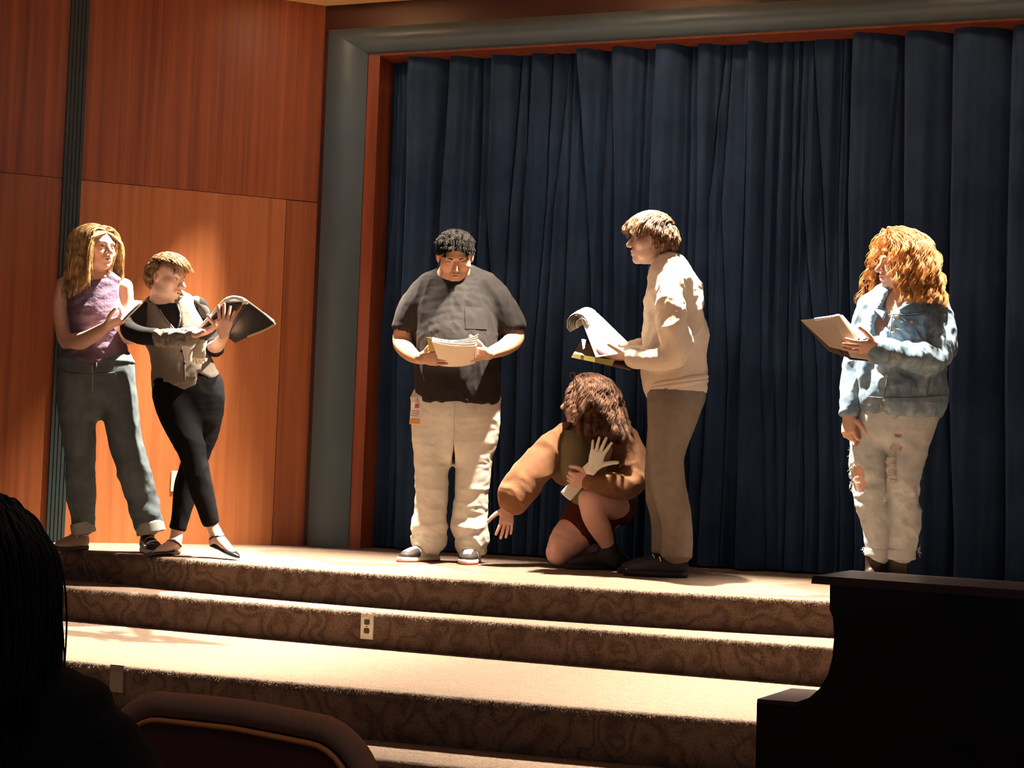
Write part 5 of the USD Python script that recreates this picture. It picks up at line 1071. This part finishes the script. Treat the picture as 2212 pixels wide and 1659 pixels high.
# glowing open script folded back over itself, on an olive folder
sc5 = thing('open_script', 'bright white open script with rolled-back pages above an olive folder', 'script')
o = F.Y
a, b, c, d = at(1257, 690, o - .02), at(1291, 676, o + .14), at(1356, 739, o + .10), at(1288, 771, o - .12)
obj('left_page', sheet(a, b, c, d, .004, .006, 10, 10, hint=(.5, 0, 1)), MAT['paper'], sc5)
obj('right_page', sheet(d, at(1356, 739, o + .10), at(1416, 746, o + .06), at(1400, 754, o - .12), .004, .006, 10, 10, hint=(0, 0, 1)), MAT['paper'], sc5)
for k in range(5):
    w = .9 - .12 * k
    cen0, cen1 = at(1247 + 2 * k, 700, o - .04), at(1268 + 2 * k, 686, o + .13); ux = unit(at(1290, 676, o + .14) - at(1255, 690, o - .02)); R0 = (.052 - .006 * k)
    t = np.linspace(-.4, 3.7, 16); e1 = np.array([1.0, 0, .35]); e1 = unit(e1); e2 = unit(np.array([-.35, 0, 1.0]))
    P0 = [cen0 + R0 * (math.cos(x) * e1 + math.sin(x) * e2) for x in t]; P1 = [cen1 + R0 * (math.cos(x) * e1 + math.sin(x) * e2) for x in t]
    V = np.array(P0 + P1 + [p - unit(p - cen0) * .0015 for p in P0] + [p - unit(p - cen1) * .0015 for p in P1]); n = len(t)
    Fq = [[i, i + 1, n + i + 1, n + i] for i in range(n - 1)] + [[2 * n + i, 3 * n + i, 3 * n + i + 1, 2 * n + i + 1] for i in range(n - 1)] + [[i, 2 * n + i, 2 * n + i + 1, i + 1] for i in range(n - 1)] + [[n + i, n + i + 1, 3 * n + i + 1, 3 * n + i] for i in range(n - 1)]
    V = V + .004 * (meshkit.noise(V * 45, k)[:, None] - .5)
    obj('rolled_page', (V, np.array(Fq)), MAT['paper'], sc5, smooth=True)
for k in range(9):
    t = 1.3 + .2 * k; pr = .0535
    q0, q1 = cen0 + (at(1247, 700, o - .04) - cen0), cen1 + (at(1268, 686, o + .13) - cen1)
    pts = [q0 + (q1 - q0) * w + pr * (math.cos(t) * e1 + math.sin(t) * e2) for w in np.linspace(.12, .35 + .3 * ((k * 7) % 5) / 5, 4)]
    obj('print_line', tube(pts, .0016, 5), MAT['print_ink'], sc5)
obj('folder', sheet(at(1254, 738, o + .06), at(1345, 770, o + .05), at(1362, 800, o - .10), at(1234, 772, o - .10), .004, 0, 4, 4, hint=(0, -.4, -1)), MAT['folder_brown'], sc5, label='brown folder board under the pages')
obj('folder_strip', sheet(at(1238, 764, o - .115), at(1328, 778, o - .115), at(1322, 790, o - .118), at(1234, 772, o - .118), .005, 0, 4, 2, hint=(0, -1, -.3)), MAT['folder_olive'], sc5, label='olive strip along the folder edge')
obj('loose_corner', sheet(at(1256, 732, o - .10), at(1266, 734, o - .10), at(1263, 752, o - .12), at(1259, 755, o - .12), .0015, .002, 4, 4), MAT['paper'], sc5)
# ------------------------------------------------------------------ person in a denim jacket at the right
mat('denim_jacket', (.20, .255, .29), .85, .15, color2=(.40, .46, .49), nscale=16, ramp=[(.35, (.12, .18, .235)), (.55, (.20, .28, .345)), (.75, (.38, .47, .52))], bump=(700, .25, .0015))
mat('denim_dark', (.15, .19, .23), .85, .1, bump=(700, .25, .0015))
mat('jeans_pale', (.46, .485, .47), .9, .1, color2=(.62, .60, .54), nscale=12, ramp=[(.3, (.38, .41, .405)), (.55, (.47, .495, .48)), (.8, (.60, .61, .57))], bump=(700, .25, .0015))
mat('fray_white', (.78, .74, .66), .9, .05)
mat('top_mauve', (.17, .10, .085), .9, .1)
mat('button_copper', (.55, .32, .16), .3, .5, metallic=.7); mat('button_steel', (.65, .62, .55), .3, .5, metallic=.7)
F = Figure('person with curly copper hair in a denim jacket and ripped pale jeans', 7.6, (.58, .34, .25), (.45, .16, .13))
hairm = scalp_zone
F.head(1941, 568, -.02, -73, 6, 2, .98, neck=(1951, 640, .03), neck_r=.050, mouth_open=.006, scalp=(.40, .17, .05), scalp_fn=hairm)
tor = [(1952, 628, 28, .03, .07), (1956, 642, 60, .02, .10), (1960, 660, 80, .02, .125), (1955, 700, 88, .0, .14), (1950, 750, 88, .0, .15), (1948, 800, 92, .0, .15), (1948, 845, 94, .0, .155), (1950, 872, 92, .0, .155)]
armR = [(2018, 660, 30, .0, .075), (2028, 700, 29, -.02, .07), (2030, 745, 29, -.06, .068), (2014, 772, 28, -.12, .062), (1980, 772, 25, -.18, .056), (1935, 763, 22, -.23, .048), (1904, 756, 19, -.28, .042), (1891, 753, 19, -.31, .042)]
armL = [(1880, 662, 26, .04, .065), (1868, 710, 25, .06, .062), (1858, 770, 24, .07, .058), (1846, 820, 22, .05, .052), (1836, 862, 18, .02, .045), (1832, 896, 16, .0, .04)]
legR = [(1977, 872, 50, .02, .13), (1972, 910, 48, .01, .12), (1962, 960, 42, .0, .10), (1954, 1010, 36, -.01, .088), (1951, 1050, 33, -.01, .082), (1953, 1090, 33, .0, .08), (1953, 1135, 32, .01, .078), (1949, 1175, 29, .01, .07), (1946, 1198, 27, .01, .066)]
legL = [(1898, 872, 44, .04, .12), (1882, 910, 38, .05, .115), (1876, 965, 38, .06, .10), (1878, 1020, 38, .06, .09), (1884, 1070, 34, .06, .084), (1890, 1110, 33, .06, .08), (1896, 1150, 29, .06, .074), (1898, 1185, 26, .06, .068), (1897, 1198, 25, .06, .066)]
F.S.add(F.ch(tor, scale=.86), .03)
for a in (armR, armL): F.S.add(F.ch([(q[0], q[1], q[2] * .62, q[3], q[4] * .7) for q in a]), .02)
for a in (legR, legL): F.S.add(F.ch([(q[0], q[1], q[2] - 2.2, q[3], q[4] - .006) for q in a[:-2]]), .02)
F.S.add(F.ch([(1945, 862, 80, .01, .142), (1942, 885, 80, .01, .142), (1938, 915, 72, .01, .122)]), .03)
F.hand(F.p(1896, 752, -.325), (-1, -.22, -.08), (.05, .85, .5), 1, 1.0, curl=(.2, .2, .25, .3), tcurl=.2)
F.hand(F.p(1831, 896, .0), (.02, -.15, -1), (.7, .65, .1), -1, .98, curl=(.55, .6, .65, .7), tcurl=.4)
F.build_body()
# inner top, open jacket, jeans
I = Solid(); I.add(F.ch(tor, scale=.93, flat1=.012), .02); I.cut(Ell(F.p(1936, 648, -.13), (.045, .09, .10)), .01); I.cut(Ell(F.p(1951, 632, .0), (.06, .09, .03)), .01)
F.wear('inner_top', I, 'top_mauve', .008, [(.004, (12, 12, 8), 3, 0)])
J = Solid(); J.add(F.ch(tor, flat1=.012), .02); J.add(F.ch(armR, flat1=.008), .035); J.add(F.ch(armL, flat1=.008), .03)

for a, b, c in ((armR, -2, -1), (armL, -2, -1)):
    p0, p1 = F.p(a[b][0], a[b][1], a[b][3]), F.p(a[c][0], a[c][1], a[c][3]); rr = a[c][2] * F.Y / FPX
    J.add(Seg(p1 + (p0 - p1) * .9, p1, [rr + .004, a[c][4] + .004], [rr + .004, a[c][4] + .004], cap0=.006, cap1=.006), .004)
J.cut(chain([F.p(1950, 622, -.02), F.p(1930, 655, -.11), F.p(1906, 700, -.15), F.p(1893, 760, -.15), F.p(1880, 820, -.15), F.p(1868, 890, -.15)], [.060, .042, .042, .030, .028, .030], [.07, .09, .10, .09, .09, .09], n=3), .004)
B_ = Solid(); B_.add(F.ch([(1949, 858, 95, 0, .160), (1950, 876, 95, 0, .160)], flat0=.006, flat1=.006), .006); B_.cut(chain([F.p(1868, 850, -.17), F.p(1866, 890, -.17)], [.030, .030], [.07, .07]), .004); F.wear('waistband', B_, 'denim_jacket', .006, [(.004, (12, 12, 9), 45, 0)])
F.wear('denim_jacket', J, 'denim_jacket', .0065, [(.012, (8, 8, 5), 41, 1), (.008, (18, 18, 9), 42, 1), (.003, (40, 40, 30), 43, 0)], mask=lambda v: .55 + .8 * np.exp(-((v[:, 2] - 1.08) / .14) ** 2))
def on_front(px, py, dy): return F.p(px, py, dy)
# collar, pocket flap, seams, buttons
F.patch('pocket_flap', [(1929, 690), (1980, 686), (1976, 705), (1951, 711)], 'denim_jacket', .005, .004)
for A in ([(1917, 662), (1911, 700), (1905, 730)], [(1902, 808), (1899, 830), (1894, 856)], [(1908, 684), (1940, 685), (1984, 681)], [(1986, 668), (1986, 700), (1980, 735)], [(1952, 812), (1950, 832), (1948, 856)], [(1994, 814), (1990, 832), (1984, 856)], [(1862, 858), (1900, 862), (1960, 862), (2034, 856)]):
    F.seam('seam', A, 'denim_dark', .0022)
for (x, y, m) in ((1943, 652, 'button_steel'), (1922, 692, 'button_copper'), (1915, 716, 'button_copper'), (1901, 816, 'button_copper'), (1895, 866, 'button_steel'), (1891, 879, 'button_copper'), (1951, 702, 'button_copper'), (1899, 782, 'button_copper')):
    c = F.snap([F.p(x, y, 0)], .002)[0]; k = trimesh.creation.cylinder(.0075, .006, sections=14); k.apply_transform(trimesh.geometry.align_vectors([0, 0, 1], [-.3, -1, .2])); k.apply_translation(c); obj('button', k, MAT[m], F.t)
obj('collar', sheet(F.p(1958, 640, -.085), F.p(1999, 632, -.045), F.p(1992, 652, -.105), F.p(1944, 668, -.142), .008, .010, 8, 4), MAT['denim_jacket'], F.t, smooth=True)
obj('collar', sheet(F.p(1928, 638, -.02), F.p(1892, 640, .015), F.p(1886, 668, -.075), F.p(1908, 690, -.125), .008, .008, 8, 4), MAT['denim_jacket'], F.t, smooth=True)
obj('hem_tab', sheet(F.p(2012, 872, -.08), F.p(2040, 880, -.02), F.p(2038, 892, -.03), F.p(2014, 886, -.09), .008, 0, 4, 3), MAT['denim_jacket'], F.t)
G = Solid(); G.add(F.ch(legR, flat1=.006), .01); G.add(F.ch(legL, flat1=.006), .015)
G.add(F.ch([(1945, 860, 82, .01, .15), (1942, 885, 82, .01, .15), (1938, 915, 74, .01, .13)], flat0=.01), .03)
holes = [(1853, 1022, .012, 18, 20), (1857, 1048, .0, 20, 20), (1848, 940, .0, 13, 22), (1937, 938, -.1, 9, 5), (1938, 966, -.1, 12, 7), (1926, 996, -.1, 11, 8), (1927, 1016, -.1, 12, 8), (1930, 1034, -.1, 12, 6)]
rngf = np.random.default_rng(12); fr = []
for (x, y, d, a, b) in holes:
    c = F.p(x, y, -.075 if x > 1900 else .02); G.cut(Ell(c, (a * F.Y / FPX, .055, b * F.Y / FPX)), .003)
    n = int(50 + 5 * a); th = rngf.uniform(0, 2 * np.pi, n); Yf = -.085 if x > 1900 else .0
    q0 = np.array([F.p(x + a * math.cos(t), y + b * math.sin(t), Yf + .03 * abs(math.cos(t))) for t in th]); dr = rngf.normal(0, 1, (n, 3)) * [1, .5, .5] + np.array([0, -.6, -.2]); L = rngf.uniform(.005, .014, n)[:, None]
    fr.append(np.stack([q0, q0 + unit_rows(dr) * L * .5, q0 + unit_rows(dr) * L + (0, 0, -.004)], 1))
    if x > 1900:
        for yy in np.arange(y - b + 1.5, y + b, 2.6):
            q = [F.p(x + t * a, yy + .6 * t, -.098 + .022 * t * t) for t in (-1, 0, 1)]; fr.append(np.array(q)[None])
for x, y, d in ((1986, 1190, -.02), (1868, 1190, .0), (1840, 970, 0), (1838, 985, 0), (1915, 1080, -.05), (1995, 975, -.02)):
    q0 = np.array([F.p(x, y, d)] * 14) + rngf.normal(0, .008, (14, 3)); dr = rngf.normal(0, 1, (14, 3)); fr.append(np.stack([q0, q0 + unit_rows(dr) * .008, q0 + unit_rows(dr) * .016], 1))
F.wear('ripped_jeans', G, 'jeans_pale', .006, [(.007, (7, 7, 8), 51, 1), (.004, (16, 16, 12), 52, 1), (.003, (36, 36, 36), 53, 0)], mask=lambda v: .5 + .9 * np.exp(-((v[:, 2] - .42) / .15) ** 2))
curves('frayed_threads', np.vstack(fr), [.0018, .0016, .001], MAT['fray_white'], F.t, kind='stuff')
for (x, y, w, d) in ((1896, 1196, 29, .06), (1946, 1198, 31, .01)):
    C = Solid(); C.add(F.ch([(x, y - 12, w, d, .074), (x, y + 4 + (x > 1920) * 5, w, d, .074)], flat0=.006, flat1=.006)); C.cut(F.ch([(x, y - 14, w - 4, d, .06), (x, y + 22, w - 4, d, .06)])); F.wear('rolled_cuff', C, 'jeans_pale', .005, [(.003, (20, 20, 20), 5, 0)])
shoe(F, F.foot(1899, .10), -35, .26, 'boot_brown', 'sole_dark', 'boot'); shoe(F, F.foot(1948, .06), -30, .26, 'boot_brown', 'sole_dark', 'boot')
brow_mesh(F.hP, F.hs, 0, .8, F.t, 'brow_light'); eye_meshes(F.hP, F.hR, F.hs, F.t, (0, -.35))
# long curly copper hair
hc, hR, hs = F.hc, F.hR, F.hs
keep = lambda l: ((l[:, 2] > .05) & ~((l[:, 1] > .075) & (l[:, 2] < .065))) | ((l[:, 1] < .025) & (l[:, 2] > -.03)) | ((l[:, 1] < -.02) & (l[:, 2] > -.06))
col = [(hc + hR @ np.array([0, -.012, .034]) * hs, np.array([.082, .101, .092]) * hs, hR), (hc + hR @ np.array([0, .022, -.03]) * hs, np.array([.070, .074, .09]) * hs, hR), (F.p(1956, 664, .02), np.array([.20, .13, .075]), np.eye(3)), (F.p(1950, 720, 0), np.array([.2, .155, .14]), np.eye(3))]
r, nn = scalp(hc, hR, hs, 9500, keep, 23)
lr = (r - hc) @ hR / hs; Ln = np.where((lr[:, 1] > .05) & (np.abs(lr[:, 0]) < .04), .075, .28); Ln = np.where((lr[:, 2] < .02), .20, Ln)
flow = lambda l: np.column_stack([.45 * l[:, 0] / .08, np.where(l[:, 1] > .06, .35, -.30), np.where(l[:, 2] > .09, -.05, -.6)])
A = strands(r, nn, hc, hR, hs, Ln, steps=14, lift=.30, flow=flow, grav=1.0, curl=(.015, 58, 1.5), seed=24, colliders=col, jitter=.08, clump=.72, keepout=(np.array([0, .088, -.045]), np.array([.062, .062, .085]), 0.0))
curves('hair', A, np.interp(np.linspace(0, 1, 14), np.linspace(0, 1, 11), WID) * .68, MAT['hair_copper'], F.t)

sc6 = thing('script_binder', 'script binder with shade-toned pages and dark cover held by the denim-jacketed person', 'script')
o = F.Y - .33
v = lambda x, y, d=0: at(x, y, o + d)
obj('cover', sheet(v(1729, 691, .01), v(1812, 684, .012), v(1884, 781, .03), v(1836, 777, .012), .004, 0, 6, 6, hint=(0, 1, 0)), MAT['binder_black'], sc6)
obj('cover', sheet(v(1729, 692, .012), v(1812, 720, .012), v(1838, 775, .012), v(1790, 759, .014), .004, 0, 6, 6, hint=(0, 1, 0)), MAT['folder_brown'], sc6, label='brown cover flap showing below the pages')
obj('left_page', sheet(v(1731, 692), v(1812, 683), v(1858, 765), v(1792, 749), .004, -.004, 8, 6), MAT['paper_shaded'], sc6)
obj('right_page', sheet(v(1800, 684, -.004), v(1817, 681, -.004), v(1884, 779, -.004), v(1838, 772, -.004), .005, .004, 8, 6), MAT['paper_shaded'], sc6)
obj('page_stack_edge', sheet(v(1812, 680, -.002), v(1820, 680, .03), v(1862, 729, .03), v(1855, 730, -.002), .006, 0, 4, 8), MAT['paper'], sc6)
obj('rolled_edge', tube(resample([v(1760, 690, .005), v(1795, 685, .008), v(1812, 682, .01), v(1822, 690, .015)], 4), .007, 8), MAT['paper'], sc6, smooth=True)
# ------------------------------------------------------------------ audience member in the near row
mat('coat_dark', (.012, .010, .014), .9, .1)
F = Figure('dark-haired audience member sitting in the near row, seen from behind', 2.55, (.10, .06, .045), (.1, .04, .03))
F.head(-60, 1290, 0, 172, 4, 0, 1.0, neck=(-50, 1520, .0), neck_r=.058)
tor = [(-40, 1500, 80, .0, .06), (-20, 1570, 180, .0, .08), (20, 1650, 280, .0, .10), (20, 1780, 300, .0, .12), (20, 1950, 300, .0, .13)]
F.S.add(F.ch(tor, scale=.9), .04); F.build_body(.012)
T = Solid(); T.add(F.ch(tor[1:], flat1=.02), .05); T.add(F.ch([(180, 1660, 100, .0, .09), (270, 1740, 95, -.02, .08), (300, 1900, 90, -.05, .07)]), .05); F.wear('coat', T, 'coat_dark', .011, [(.012, (7, 7, 7), 91, 1)])
hc, hR, hs = F.hc, F.hR, F.hs
keep = lambda l: (l[:, 2] > .05) | ((l[:, 1] < .02) & (l[:, 2] > -.06))
col = [(hc + hR @ np.array([0, -.012, .034]) * hs, np.array([.080, .099, .090]) * hs, hR), (hc + hR @ np.array([0, 0, -.05]) * hs, np.array([.072, .08, .11]) * hs, hR), (F.p(-20, 1700, 0), np.array([.16, .08, .085]), np.eye(3))]
r, nn = scalp(hc, hR, hs, 7000, keep, 63)
flow = lambda l: np.column_stack([.2 * l[:, 0] / .08, np.where(l[:, 1] > .05, -.2, -.12), np.where(l[:, 2] > .09, -.1, -.9)])
A = strands(r, nn, hc, hR, hs, .34, steps=14, lift=.12, flow=flow, grav=1.3, curl=(.006, 25, 1.3), seed=64, colliders=col, jitter=.07, clump=.5)
curves('hair', A, np.interp(np.linspace(0, 1, 14), np.linspace(0, 1, 11), WID), MAT['hair_dark'], F.t)
M_ = Solid(); M_.add([Ell(hc + hR @ np.array([0, -.014, .034]), (.080, .099, .090), hR)], .02); M_.add(chain([hc + (0, .01, 0), hc + (.01, .0, -.12), hc + (.02, 0, -.22), hc + (.03, 0, -.30)], [.088, .10, .115, .13], [.085, .08, .085, .08]), .05)
F.wear('hair_mass', M_, 'hair_dark', .008, [(.008, (30, 30, 6), 65, 0)])
